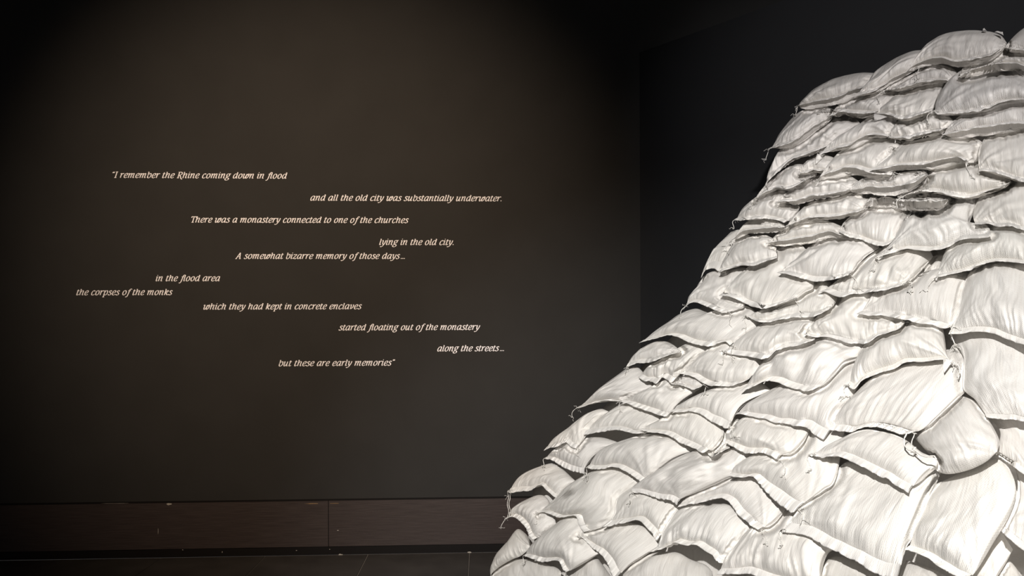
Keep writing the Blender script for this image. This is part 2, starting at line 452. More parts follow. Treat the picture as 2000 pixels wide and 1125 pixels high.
# ------------------------------------------------------------------ the sandbags, measured on the photograph
# (tile, label, hem left->right, back edge left->right, options); tile coordinates are 5.712 x frame pixels from the tile's corner
TILE_O = {1: (1490, 50), 2: (1650, 50), 3: (1430, 230), 4: (1650, 230), 5: (1340, 410), 6: (1650, 410), 7: (1210, 590), 8: (1450, 590),
          9: (1650, 590), 10: (1040, 770), 11: (1340, 770), 12: (1650, 770), 13: (950, 928), 14: (1220, 928), 15: (1450, 928), 16: (1650, 928)}
BAGS = [
 (2, 'domed white sandbag crowning the heap, with two small tabs on its top', [(680,525),(800,440),(950,385),(1090,375),(1210,415),(1360,398),(1520,370),(1640,335),(1730,275)],
  [(910,290),(1010,195),(1180,105),(1400,68),(1600,78),(1740,115),(1810,195)], dict(ext=1, belly=.075, tab=1, z=.02)),
 (1, 'white sandbag sloping down just left of the domed topmost bag', [(1005,815),(1120,775),(1230,745),(1340,680),(1450,605),(1570,545),(1700,480)],
  [(1285,535),(1400,435),(1540,350),(1700,290),(1830,290),(1900,340)], dict(ext=1, L=[(1160,690),(1200,620)], thr='R')),
 (1, 'white sandbag at the outline end of the top row, belly sagging below its seam', [(392,900),(490,880),(600,850),(760,825),(880,790),(970,745),(1060,715),(1165,690)],
  [(480,835),(600,710),(750,625),(900,575),(1100,535),(1295,530)], dict(ext=1, belly=.085, thr='L')),
 (2, 'flattened white sandbag pinched beneath the domed topmost bag', [(430,740),(560,718),(680,690),(850,645),(1000,625),(1100,620),(1210,635)],
  [(560,620),(760,580),(900,500),(1050,475),(1180,500),(1270,560)], dict(z=-.03, thr='L')),
 (2, 'white sandbag with a long straight hem at the right of the topmost bag', [(1270,590),(1360,540),(1470,490),(1620,455),(1750,440),(1900,435),(2000,470),(2130,520)],
  [(1330,470),(1500,390),(1720,290),(1900,290),(2150,310)], dict(belly=.06)),
 (2, 'white sandbag cut by the right edge of the photo at the very top', [(1780,262),(1850,272),(1930,275),(2000,290),(2180,300)],
  [(1840,190),(1910,115),(2010,25),(2180,-60)], dict(ext=1, z=-.02)),
 (1, 'white sandbag with a ruffled hem under the upper left end bag', [(720,1030),(790,1010),(860,970),(960,985),(1080,990),(1180,990),(1290,965)],
  [(990,830),(1130,770),(1260,745),(1400,750),(1530,780)], dict(L=[(830,920),(900,870)], belly=.07)),
 (1, 'smooth white sandbag with a pale triangular ear, second row from the top', [(1245,990),(1380,1000),(1480,1035),(1570,1053),(1690,1025),(1800,990),(1885,955)],
  [(1460,800),(1600,740),(1750,660),(1900,630),(2020,640)], dict(L=[(1330,930)], belly=.05, ear=[(1245,985),(1240,1062),(1385,1020)])),
 (2, 'large glossy white sandbag near the right edge, second row from the top', [(1000,960),(1040,1000),(1150,995),(1350,985),(1500,960),(1640,920),(1760,865),(1900,840),(2010,835),(2140,820)],
  [(1080,760),(1200,640),(1400,540),(1600,505),(1800,510),(1950,590),(2140,640)], dict(L=[(1010,930),(1050,820)], belly=.05, thr='L', glossy=1, z=.02)),
 (3, 'white sandbag with a knotted tail poking out at the left, below the top row', [(400,360),(500,335),(600,305),(700,265),(800,195),(900,115),(1000,55),(1090,20)],
  [(690,-10),(800,-60),(960,-100),(1060,-105),(1140,-85)], dict(L=[(470,300),(530,200),(600,100)], belly=.07, thr='L', ext=1.05)),
 (3, 'rounded white sandbag with fine gathers along its slanting seam, third row', [(375,765),(450,670),(560,570),(660,480),(760,440),(880,400),(1000,350),(1120,290)],
  [(700,360),(790,200),(900,90),(1050,30),(1200,20),(1330,60),(1390,110)], dict(L=[(400,660),(460,560),(540,470)], belly=.06, gather=2)),
 (3, 'white sandbag with a bright crumpled hem and a hanging ear, third row', [(955,425),(1060,400),(1180,350),(1300,325),(1400,255),(1480,215),(1560,200),(1660,205),(1745,225)],
  [(1370,110),(1500,40),(1640,10),(1790,-5),(1880,70)], dict(L=[(1120,280),(1280,200)], belly=.06, ear=[(950,400),(1000,440),(930,520)], thr='R')),
 (4, 'creased white sandbag with vertical folds below the long dangling thread', [(485,235),(610,235),(720,235),(820,205),(950,175),(1070,150),(1200,95)],
  [(560,140),(640,40),(780,-10),(950,-40),(1100,-20),(1230,50)], dict(L=[(510,180)], belly=.05, gather=2.5)),
 (4, 'long white sandbag with a double seam at the right edge, third row', [(1090,200),(1200,180),(1350,155),(1450,125),(1600,115),(1760,90),(1900,75),(2000,75),(2140,70)],
  [(1230,52),(1400,-38),(1640,-118),(1800,-158),(2000,-168),(2140,-170)], dict(belly=.08)),
 (4, 'plump square white sandbag at the right edge, fourth row', [(1500,605),(1600,610),(1680,625),(1770,655),(1860,690),(1950,720),(2140,760)],
  [(1540,320),(1600,260),(1750,210),(1900,180),(2140,165)], dict(L=[(1500,480),(1510,380)], thr='L')),
 (3, 'white sandbag ending in a frayed tuft, fourth row', [(930,720),(1030,640),(1150,605),(1260,568),(1390,575),(1500,615),(1610,635),(1780,650)],
  [(1150,470),(1250,380),(1400,320),(1560,290),(1750,290),(1950,320)], dict(belly=.09, thr='R')),
 (4, 'long white sandbag lying over the tufted bag, fourth row', [(280,590),(400,585),(550,550),(640,540),(800,535),(900,530),(1050,490),(1180,460),(1270,455),(1340,490)],
  [(520,390),(700,290),(900,230),(1130,200),(1350,230),(1540,330)], dict(L=[(400,500)], R=[(1500,430)], belly=.07, z=.03, thr='R')),
 (3, 'small pinched white sandbag squeezed under the hanging ear', [(730,640),(830,620),(900,595),(980,605),(1060,590),(1100,560)],
  [(800,530),(930,460),(1010,440),(1150,470)], dict(z=-.01)),
 (3, 'tapering white sandbag on the left outline, fifth row', [(240,925),(300,885),(390,835),(500,790),(600,805),(690,780),(780,730),(930,650)],
  [(400,740),(560,620),(680,550),(800,540),(950,600)], dict(L=[(330,820)], ext=1.05, thr='L')),
 (3, 'white sandbag with pleats and a thread loop at its left corner, fifth row', [(480,965),(560,938),(670,945),(780,915),(880,885),(1000,875),(1150,850),(1300,815)],
  [(640,820),(800,750),(950,690),(1100,650),(1250,660),(1390,720)], dict(R=[(1370,745)], belly=.06, gather=1.6, thr='L')),
 (4, 'flat twisted white sandbag with a wavy double hem, fifth row', [(30,815),(180,805),(260,775),(340,790),(480,785),(620,765),(760,730),(930,650)],
  [(130,750),(200,700),(330,680),(500,680),(700,650),(900,600)], dict(belly=.07, z=.0)),
 (4, 'white sandbag with a scalloped lower hem left of the square edge bag', [(650,890),(760,850),(880,835),(990,840),(1090,855),(1200,890),(1320,903),(1440,890),(1600,830),(1740,790),(1860,730)],
  [(880,650),(980,570),(1200,490),(1400,470),(1600,550),(1830,660)], dict(thr='L')),
 (6, 'broad white sandbag at the right edge below the square edge bag', [(1460,175),(1560,170),(1640,175),(1720,200),(1830,195),(1930,220),(2140,290)],
  [(1480,-60),(1600,-170),(1750,-260),(1900,-290),(2140,-300)], dict(L=[(1445,110),(1455,30)], belly=.04)),
 (5, 'white sandbag with a frayed left corner jutting from the outline, sixth row', [(545,120),(650,125),(760,110),(860,105),(960,115),(1040,130),(1095,150)],
  [(754,-98),(914,-178),(1090,-228),(1240,-150)], dict(L=[(640,10)], R=[(1200,70),(1240,-10)], thr='L')),
 (5, 'white sandbag with a bright puckered hem, sixth row', [(1105,195),(1210,155),(1320,115),(1430,90),(1560,92),(1690,80),(1800,55),(1900,35),(2000,0)],
  [(1300,10),(1414,-80),(1564,-160),(1720,-200),(1914,-198),(2064,-110)], dict(belly=.06, gather=1.8)),
 (4, 'white sandbag with a folded wavy hem and shadowed belly, sixth row', [(210,1000),(260,950),(350,925),(480,900),(560,930),(700,945),(850,945),(960,930),(1030,950),(1150,920)],
  [(290,900),(450,850),(600,810),(800,830),(1000,850),(1180,900)], dict(belly=.08)),
 (6, 'white sandbag left of the big square one with the stubby corner', [(-70,250),(0,290),(90,325),(200,350),(300,390),(400,415),(480,400),(550,340)],
  [(60,120),(160,60),(260,20),(450,30),(650,40),(740,60)], dict(L=[(-20,180)], belly=.05)),
 (6, 'big square white sandbag with a stubby sewn corner at its right', [(350,545),(460,510),(560,480),(680,450),(820,460),(960,470),(1090,450),(1200,400),(1330,340),(1450,330),(1590,320),(1640,295)],
  [(750,50),(900,-40),(1100,-100),(1300,-100),(1540,-40)], dict(L=[(500,420),(560,310),(620,190)], R=[(1600,200),(1470,190),(1440,150)], thr='L', glossy=1, z=.02)),
 (5, 'thin white sandbag below the frayed corner on the outline, seventh row', [(495,370),(610,255),(720,230),(850,215),(980,210),(1105,205)],
  [(650,180),(740,130),(860,100),(990,125),(1095,165)], dict(belly=.06, thr='L')),
 (5, 'white sandbag with an arched hem over a shadowed hollow, seventh row', [(890,390),(960,370),(1060,360),(1180,340),(1300,320),(1420,300),(1520,265),(1620,250),(1690,280),(1750,295)],
  [(1060,260),(1180,190),(1330,150),(1480,140),(1620,160),(1740,200)], dict(belly=.08)),
 (5, 'tall smooth white sandbag on the left outline, eighth row', [(170,770),(215,690),(290,660),(360,690),(440,720)],
  [(500,245),(600,220),(700,280),(780,330)], dict(L=[(190,680),(240,580),(310,470),(400,350)], R=[(560,420),(470,500),(420,600)], ext=1, gather=.3)),
 (5, 'white sandbag curling over the tall smooth outline bag, eighth row', [(360,715),(440,680),(520,655),(620,625),(740,635),(840,600),(920,575),(1020,545)],
  [(480,460),(580,380),(740,320),(880,300),(1000,340)], dict(L=[(400,620)], z=.03, ext=1.05)),
 (5, 'short white sandbag showing only its back, eighth row', [(880,560),(1000,570),(1100,600),(1200,560)], [(880,430),(1000,410),(1150,420),(1240,440)], dict(z=-.04)),
 (5, 'wide white sandbag with long diagonal folds, eighth row', [(370,965),(470,970),(580,1010),(690,1065),(800,1100),(880,1112),(980,1080),(1100,1040),(1200,1000)],
  [(830,600),(960,480),(1150,440),(1370,580)], dict(L=[(550,790),(750,650)], R=[(1330,910),(1390,850)], thr='R')),
 (5, 'white sandbag with a smile shaped hem and diagonal creases', [(1020,715),(1100,720),(1200,745),(1300,775),(1400,800),(1480,805),(1580,800),(1700,770),(1820,735)],
  [(1350,460),(1480,390),(1650,330),(1770,305),(1900,340),(2000,390),(2110,470)], dict(L=[(1200,580)], R=[(1920,600),(2000,530)], z=.02, thr='R')),
 (6, 'white sandbag with a loop of cord stitched on its left and a tied right corner', [(-300,930),(-210,925),(-100,970),(-20,985),(60,955),(170,945),(300,930),(430,915),(540,880),(640,850),(690,815)],
  [(230,540),(400,500),(600,465),(780,480),(880,530),(930,580)], dict(L=[(-150,850),(-20,740),(60,690)], R=[(800,705)], gather=2, thr='R')),
 (6, 'large white sandbag with an arched light hem at the right edge', [(1015,765),(1150,740),(1280,715),(1400,680),(1500,640),(1620,600),(1750,590),(1900,600),(2000,610),(2140,620)],
  [(1140,440),(1300,350),(1600,250),(1750,230),(1900,240),(2140,330)], dict(L=[(1060,670),(1100,550)], belly=.05, thr='L', glossy=1, z=.02)),
 (9, 'wide slack white sandbag drawn to a point at its left, beside the tall edge bag', [(140,145),(280,165),(420,160),(560,190),(700,215),(850,250),(980,268),(1080,300),(1160,300)],
  [(520,-130),(690,-190),(850,-220),(1050,-260),(1250,-260),(1440,-320)], dict(L=[(230,60),(330,-60)], R=[(1230,250),(1270,120),(1290,0),(1340,-150)], thr='LR', gather=.5)),
 (6, 'scrap of white sandbag in the gap left of the arched hem', [(690,825),(830,835),(930,800),(1020,765)], [(880,620),(980,570),(1120,550)], dict(z=-.05, gather=.3)),
 (9, 'very large smooth white sandbag against the right edge, mid height', [(1170,370),(1300,365),(1440,345),(1560,345),(1680,365),(1780,410),(1880,450),(2140,540)],
  [(1430,-300),(1560,-370),(1760,-375),(2000,-340),(2140,-320)], dict(L=[(1190,290),(1250,200),(1290,0),(1340,-160)], glossy=1)),
 (9, 'sagging white sandbag with a drooping ear at each end of its bright hem', [(45,950),(110,985),(200,890),(300,840),(420,800),(560,755),(680,690),(850,680),(1000,668),(1100,655),(1190,690)],
  [(250,480),(400,370),(560,310),(700,270),(900,260),(1050,290),(1110,340)], dict(L=[(90,800),(150,650)], R=[(1150,600),(1130,460)], belly=.04, thr='LR', z=.02, ear=[(1100,650),(1200,640),(1110,790)])),
 (12, 'large white sandbag running diagonally beneath the drooping-eared bag', [(-160,415),(0,425),(80,430),(180,395),(270,375),(400,385),(540,430),(640,460),(720,450)],
  [(300,-130),(500,-220),(800,-270),(1050,-330),(1200,-410),(1330,-390),(1390,-290)], dict(L=[(-110,290),(80,90),(180,-20)], R=[(860,390),(1000,270),(1200,80),(1370,-120)], thr='R', gather=1.5)),
 (12, 'huge white sandbag with radiating puckers at the right edge', [(1600,275),(1700,285),(1820,300),(1900,295),(2000,320),(2140,345)],
  [(1190,-508),(1300,-578),(1480,-618),(1700,-625),(2000,-530),(2140,-500)], dict(L=[(1490,110),(1390,20),(1390,-120),(1390,-270),(1300,-400)], glossy=1, z=-.03, gather=.4)),
 (12, 'white sandbag showing its rounded closed end with one ridge across', [(990,830),(1080,880),(1200,888),(1400,840),(1580,750),(1700,640)],
  [(750,460),(900,370),(1060,220),(1180,90),(1290,30),(1400,45)], dict(L=[(1030,760),(960,680),(860,570)], R=[(1720,530),(1680,420),(1600,280),(1500,120)], ext=1, nohem=1, T=.09)),
 (12, 'pillow shaped white sandbag with a thin curling cord along its top right', [(-370,680),(-250,720),(-100,700),(20,735),(150,800),(280,870),(400,930),(470,960),(560,1020),(640,1070),(715,1115)],
  [(0,490),(130,425),(270,400),(420,425),(560,465),(690,530),(830,650),(960,700)], dict(L=[(-200,590)], R=[(740,1050),(900,880),(1030,780),(1010,720)], ext=1, thr='L', z=.05, belly=.06, cord=1)),
 (12, 'white sandbag with a broad flat hem at the right edge, lower part', [(1690,690),(1800,770),(1900,830),(2000,910),(2140,980)],
  [(1600,300),(1750,290),(1900,310),(2000,340),(2140,380)], dict(L=[(1730,500),(1680,400)], z=-.05, gather=.3)),
 (16, 'white sandbag wedged along the right edge behind the tall leaning bag', [(1715,615),(1800,700),(1880,770),(1960,830),(2140,950)],
  [(1750,-130),(1860,-70),(2000,10),(2140,60)], dict(L=[(1850,400),(1890,200),(1840,0)], z=-.06)),
 (16, 'tall leaning white sandbag near the bottom right with a frayed wide hem', [(690,850),(800,880),(920,930),(1000,990),(1090,1050),(1180,1110),(1290,1150)],
  [(1010,120),(1150,65),(1350,-30),(1520,-110),(1650,-150),(1760,-110)], dict(L=[(760,720),(830,560),(920,330)], R=[(1430,1110),(1620,790),(1760,560),(1860,350),(1890,180),(1840,0)], ext=1.03, glossy=1, z=-.01)),
 (15, 'biggest front white sandbag at the bottom with a wide double hem', [(440,640),(560,660),(700,680),(820,740),(950,820),(1050,860),(1180,930),(1300,990),(1400,1060),(1500,1110),(1580,1150),(1730,1180)],
  [(1030,-20),(1100,-60),(1200,-55),(1400,-10),(1590,80),(1800,90),(2000,50),(2150,-10)], dict(L=[(520,540),(640,400),(850,200)], R=[(1810,860),(1870,760),(1960,560),(2050,350),(2150,130),(2170,40)], ext=1.12, hemw=.04, glossy=1, z=.02, thr='L')),
 (15, 'white sandbag with a deep dent, lower left of the biggest front bag', [(-280,1110),(-100,1115),(60,1105),(150,1130),(350,1200),(600,1250),(880,1290)],
  [(150,640),(300,545),(480,430),(700,500),(900,600),(1080,750)], dict(L=[(-190,960),(-90,830),(30,700)], R=[(880,1120),(930,960),(1020,890)], gather=2, z=-.02)),
 (15, 'white sandbag cut by the bottom edge beneath the biggest front bag', [(780,1420),(1000,1450),(1600,1430)],
  [(910,980),(1000,915),(1150,910),(1300,975),(1450,1085),(1560,1140)], dict(L=[(850,1200)], R=[(1600,1300)], z=-.06, ext=1)),
 (16, 'white sandbag cut by the bottom edge beneath the tall leaning bag', [(560,1380),(800,1420),(1150,1430)],
  [(690,950),(830,995),(950,1045),(1060,1085),(1150,1140)], dict(L=[(620,1150)], z=-.07, ext=1)),
 (16, 'narrow white sandbag standing between the tall leaning bag and the right edge', [(1300,1290),(1450,1330),(1640,1280)],
  [(1630,760),(1725,635),(1800,715),(1875,830)], dict(L=[(1430,1110)], R=[(1690,1140),(1800,960)], z=-.06, ext=1)),
 (16, 'white sandbag peeking out in the bottom right corner', [(1600,1350),(1800,1380),(2050,1380)],
  [(1730,1090),(1830,970),(1900,1020),(1970,1130)], dict(z=-.08, ext=1)),
 (7, 'white sandbag with a zigzag frayed hem on the left outline, ninth row', [(735,65),(790,20),(870,15),(950,45),(1050,90),(1130,125),(1195,130)],
  [(930,-280),(1050,-340),(1200,-360),(1330,-390),(1500,-380)], dict(L=[(780,-40),(850,-120),(890,-200)], R=[(1310,85),(1390,45),(1420,-100)], thr='LR', ext=1.0, gather=.8)),
 (7, 'wide white sandbag with a pointed left tail touching the dark wall, tenth row', [(220,462),(310,435),(420,410),(530,378),(650,395),(740,440),(820,475),(900,490),(1000,503),(1090,475),(1180,450),(1235,490)],
  [(740,105),(850,85),(950,120),(1050,140),(1200,90),(1380,50),(1500,110),(1600,240)], dict(L=[(400,335),(530,245),(640,160)], R=[(1400,380)], ext=1.03, thr='R', z=.02)),
 (7, 'crumpled white sandbag with a folded end on the outline, below the pointed tail', [(75,735),(140,712),(220,690),(300,688),(370,675),(450,640),(560,600),(650,570)],
  [(290,515),(380,455),(480,435),(580,465),(690,550)], dict(L=[(120,650),(200,575)], ext=1, gather=.4, thr='L', crumple=1)),
 (7, 'white sandbag with deep pleats at its left corner, eleventh row', [(210,845),(280,888),(350,890),(410,915),(480,855),(540,880),(580,905),(640,850),(700,790)],
  [(540,640),(690,550),(850,510),(1010,525)], dict(L=[(300,760),(430,690)], R=[(860,650)], gather=2.5)),
 (7, 'pleated white sandbag with a broad bright hem and small hanging threads', [(1155,560),(1250,590),(1350,605),(1460,620),(1570,642),(1660,632),(1740,560),(1850,515),(2000,490),(2180,430)],
  [(1600,270),(1750,215),(1900,200),(2100,195),(2250,230)], dict(L=[(1250,490),(1400,380)], thr='L', gather=1.6, z=.02)),
 (7, 'white sandbag with a curved bright hem left of the dented bag', [(640,805),(720,815),(820,840),(900,890),(980,930),(1080,945),(1200,945),(1300,930),(1400,890),(1480,840)],
  [(1020,510),(1170,470),(1350,560),(1500,630),(1640,660)], dict(L=[(700,780),(860,650)], R=[(1580,730)], thr='L')),
 (7, 'small white sandbag end sticking out like a tube under a curved hem', [(575,925),(680,938),(770,965),(835,985),(945,930)], [(620,845),(720,825),(850,855),(935,905)], dict(z=-.01, thr='R', gather=.3)),
 (8, 'white sandbag with deep vertical dents and a flat band along its hem', [(-20,1005),(100,965),(250,895),(380,900),(480,945),(580,975),(640,985),(720,1005),(800,990)],
  [(490,500),(700,430),(850,420),(1050,440),(1200,500),(1330,570)], dict(L=[(100,870),(230,700),(350,580)], R=[(900,920),(1000,810),(1080,730),(1200,690),(1290,650)], belly=.05, z=.03, crumple=1, T=.085)),
 (8, 'white sandbag with a frayed left corner above the dented bag', [(690,365),(820,400),(950,395),(1080,430),(1200,470),(1330,475),(1420,460),(1520,390),(1640,350),(1760,300),(1810,240)],
  [(820,220),(950,80),(1080,-30),(1250,-80),(1450,-50),(1650,100),(1810,200)], dict(L=[(760,300)], thr='L', gather=1.4)),
 (8, 'thin white sandbag with a rough seam under the wide folded one', [(50,155),(130,210),(230,238),(360,220),(500,190),(640,182),(760,180),(870,150),(975,85)],
  [(250,80),(450,10),(640,-80),(800,-180),(950,-150),(1050,-20)], dict(L=[(150,130)], thr='L')),
 (10, 'white sandbag on the left outline with a long cord dangling from its tip', [(485,165),(560,150),(650,115),(730,95),(800,75),(880,80),(960,85)],
  [(1050,-290),(1180,-300),(1300,-160),(1375,-65)], dict(L=[(600,85),(700,0),(850,-130)], R=[(1130,30),(1280,-20)], ext=1, thr='LR', belly=.05, gather=.8)),
 (10, 'white sandbag with a straight diagonal hem beside the corded outline bag', [(970,90),(1050,110),(1150,150),(1250,185),(1350,215),(1430,250),(1500,260)],
  [(1371,-60),(1500,-115),(1650,-80),(1810,-10)], dict(L=[(1120,30)], R=[(1600,150)])),
 (11, 'white sandbag tapering to a tight knot at its lower right', [(-190,200),(-70,210),(60,200),(180,240),(260,300),(350,340),(430,385),(480,385)],
  [(150,15),(300,-20),(480,-60),(640,-60),(760,-30),(860,40)], dict(L=[(-10,100)], R=[(540,250),(640,150)], thr='R', z=.01)),
 (11, 'large taut white sandbag with a sharp lower right corner, centre of the heap', [(555,235),(620,230),(700,250),(800,270),(900,290),(1000,330),(1100,335),(1200,365),(1330,375),(1400,430),(1480,490),(1535,515)],
  [(840,30),(1000,-40),(1200,-100),(1450,-150),(1700,-300),(1900,-330)], dict(L=[(620,180)], R=[(1610,400),(1680,270),(1830,80),(1870,-100)], gather=.8, z=.01)),
 (10, 'white sandbag on the outline with a crushed hollow left end', [(130,640),(200,605),(280,590),(370,545),(430,590),(490,610)],
  [(690,190),(780,165),(860,195)], dict(L=[(170,580),(250,490),(400,395),(560,265)], R=[(590,470),(720,320)], ext=1, gather=.8, thr='R')),
 (10, 'white sandbag with an overhanging fringed hem, right of the crushed end', [(570,465),(650,452),(760,432),(860,412),(960,408),(1060,430),(1150,450),(1250,430)],
  [(880,195),(1000,155),(1150,180),(1300,240),(1430,300)], dict(L=[(610,400),(720,310)], belly=.07, gather=1.5)),
 (10, 'white sandbag narrowing to a knot between two shadows, with a dimple', [(1190,400),(1300,430),(1420,440),(1530,470),(1620,530),(1700,570),(1800,610),(1900,660),(1945,645)],
  [(1400,310),(1530,235),(1700,215),(1850,230),(1980,300),(2080,400)], dict(R=[(2020,590),(2095,480)], belly=.06, z=.02)),
 (11, 'small oval white sandbag with a loop of thread at its lower right', [(440,545),(520,590),(600,635),(680,670),(770,670),(860,665),(940,695),(1010,740)],
  [(560,370),(650,310),(800,290),(950,300),(1150,360),(1330,420)], dict(L=[(460,450)], R=[(1050,690),(1150,660),(1250,560)], belly=.05, z=.03, thr='R')),
 (11, 'gathered neck of a white sandbag beside the small oval one', [(225,650),(290,712),(360,680),(440,640),(495,610)], [(370,470),(420,425),(455,405),(490,470)], dict(gather=3, z=.0, ext=1)),
 (11, 'scrap of white sandbag between the oval bag and the tight knot', [(470,395),(550,385),(615,330)], [(500,305),(560,295),(625,305)], dict(z=-.03, gather=2)),
 (14, 'white sandbag folded over in an L with a long diagonal hem', [(1160,12),(1290,35),(1440,30),(1550,160),(1700,310),(1830,410),(1890,432)],
  [(1350,-170),(1480,-215),(1620,-210),(1850,-300),(2020,-470),(2180,-400),(2350,-340)], dict(L=[(1250,-85)], R=[(1960,350),(2150,220),(2260,110)], thr='R', hemw=.035, gather=.8, z=.02)),
 (11, 'patch of white sandbag below the sharp corner of the large taut bag', [(1530,540),(1640,590),(1720,560),(1800,500)], [(1600,420),(1700,425),(1800,470)], dict(z=-.05, gather=.3)),
 (10, 'white sandbag with a curly frayed tip against the dark wall, low on the outline', [(130,725),(210,738),(290,785),(380,835),(480,872),(580,893)],
  [(480,610),(620,525),(760,495),(900,530),(1010,575)], dict(L=[(260,625),(390,595)], R=[(600,800),(780,640)], ext=1.03, thr='LR', gather=1.3)),
 (10, 'wide white sandbag with an arched hem over a dark crevice, low left', [(600,830),(700,845),(790,840),(870,820),(960,830),(1060,880),(1140,930),(1215,990)],
  [(1010,570),(1200,525),(1380,530),(1560,590),(1700,690)], dict(L=[(760,660)], R=[(1300,930),(1500,780)], belly=.07, z=.01, thr='L')),
 (14, 'white sandbag with star shaped creases meeting at its lower seam', [(110,205),(210,210),(310,245),(420,280),(510,290),(590,340)],
  [(685,-202),(885,-212),(1135,-212),(1335,-160)], dict(L=[(102,147),(372,-22)], R=[(620,280),(800,200),(1000,110),(1180,20)], thr='L', crumple=.6, z=.03)),
 (14, 'white sandbag with a curved double hem ending in a dark gap, bottom centre', [(595,375),(680,345),(800,325),(920,300),(1030,270),(1110,280),(1190,340),(1260,440),(1340,510),(1420,580),(1495,622)],
  [(800,205),(1000,110),(1200,50),(1440,45),(1550,150),(1700,310),(1745,420)], dict(L=[(640,310)], R=[(1620,540)], belly=.06, z=-.01, thr='R')),
 (14, 'white sandbag with glossy vertical creases above the dark gap, bottom centre', [(270,870),(400,840),(500,790),(560,760),(620,775),(700,795),(800,790),(900,850),(980,900),(1020,960),(1070,990),(1125,988)],
  [(590,400),(720,405),(900,400),(1100,420),(1220,500),(1320,600),(1365,670)], dict(L=[(350,800),(420,650),(500,520)], R=[(1190,900),(1300,720)], belly=.07, gather=2.2, glossy=1)),
 (13, 'white sandbag with a long loose thread on its top, low left of centre', [(1290,590),(1370,580),(1440,560),(1540,540),(1650,510),(1720,520),(1790,590),(1850,660),(1905,742)],
  [(1590,205),(1700,210),(1850,250),(2000,310),(2110,400)], dict(L=[(1400,470),(1430,330)], R=[(1960,660),(2060,500)], belly=.04, z=.02)),
 (13, 'stained white sandbag with a grey smudge near its gathered left corner', [(560,430),(640,420),(720,445),(800,475),(880,470),(960,455),(1010,470),(1030,540),(1060,600),(1090,640)],
  [(1000,75),(1150,35),(1280,15),(1400,35),(1520,105),(1600,170)], dict(L=[(700,330),(830,200)], R=[(1250,590),(1400,480),(1430,330)], thr='L', smudge=1, z=.01)),
 (13, 'white sandbag with two cords hanging from its squared left end over the baseboard', [(240,200),(300,205),(370,190),(480,180),(540,150),(610,115),(680,180),(750,240),(790,262)],
  [(664,-122),(754,-130),(850,-70),(1000,70)], dict(L=[(330,70),(450,-30)], R=[(860,180)], ext=1, thr='L', belly=.06, cords=1, gather=1.3)),
 (13, 'ribbed white sandbag with a flattened left flap in front of the baseboard', [(210,500),(300,470),(380,520),(440,590),(480,680),(530,725)],
  [(430,285),(590,222),(680,260),(740,400),(785,560)], dict(L=[(300,380)], R=[(650,660)], ext=1, thr='L', gather=2)),
 (13, 'white sandbag with a rounded belly and a dark gap at its left, near the floor', [(420,905),(500,930),(600,970),(680,972),(760,955),(820,970),(850,1040),(890,1090)],
  [(640,690),(770,590),(900,535),(990,555),(1080,680),(1230,885)], dict(L=[(520,780)], R=[(1000,1030),(1180,920)], z=.02, thr='L')),
 (13, 'white sandbag with a long steep hem running down to the bottom edge', [(1000,690),(1070,700),(1130,760),(1200,830),(1280,890),(1320,940),(1370,1030),(1400,1125),(1430,1180)],
  [(1060,650),(1250,600),(1450,590),(1600,620),(1720,680),(1870,800)], dict(R=[(1550,1050),(1700,950),(1820,870)], thr='L')),
 (14, 'broad white sandbag cut by the bottom edge, left of the dark gap', [(-200,1400),(300,1450),(1000,1400)],
  [(20,1060),(150,950),(280,885),(440,855),(600,865),(740,940),(900,1000),(980,1080)], dict(L=[(-80,1180)], z=-.05, ext=1)),
 (13, 'leftmost white sandbag, standing at the foot of the heap beside the floor', [(45,1110),(150,1020),(290,940),(370,910),(440,860),(490,800)],
  [(90,980),(150,870),(260,735),(350,605),(430,645),(475,700)], dict(ext=1, L=[(60,1050)], z=-.03, nohem=1, T=.07)),
 (13, 'white sandbag cut by the bottom edge next to the leftmost one', [(20,1370),(400,1420),(850,1370)],
  [(50,1100),(170,1010),(330,935),(500,950),(650,985),(780,1030),(830,1070)], dict(z=-.03, ext=1)),
 (13, 'white sandbag cut by the bottom edge beneath the long steep hem', [(830,1400),(1100,1440),(1460,1380)],
  [(870,1090),(1000,1030),(1200,910),(1290,990),(1370,1100),(1410,1150)], dict(z=-.06, ext=1)),
]

# ------------------------------------------------------------------ the slope of the heap: distance from the lens over the frame
_CTRL = np.array([
 (960, 1125, 4.60), (1000, 960, 4.42), (1260, 660, 4.22), (1500, 300, 3.95), (1560, 200, 3.88), (1710, 120, 3.66), (1860, 60, 3.42),
 (2000, 60, 3.15), (1640, 1000, 2.50), (1350, 1000, 3.20), (1150, 1000, 3.85), (1850, 600, 2.52), (1900, 800, 2.17), (1900, 1000, 2.02),
 (1950, 300, 2.85), (1700, 300, 3.42), (1600, 500, 3.30), (1400, 600, 3.85), (1500, 800, 3.10), (1250, 850, 3.85), (1700, 800, 2.60),
 (1300, 1125, 3.25), (1700, 1125, 2.30), (2000, 1125, 1.85), (1120, 800, 4.28)])


def _basis(x, y):
    x, y = (np.asarray(x, float) - 1500) / 500, (np.asarray(y, float) - 600) / 500
    return np.stack([np.ones_like(x), x, y, x * x, x * y, y * y], -1)


_COEF = np.linalg.lstsq(_basis(_CTRL[:, 0], _CTRL[:, 1]), 1.0 / _CTRL[:, 2], rcond=None)[0]


def slope_depth(x, y):
    return 1.0 / np.clip(_basis(x, y) @ _COEF, 0.19, 0.62)


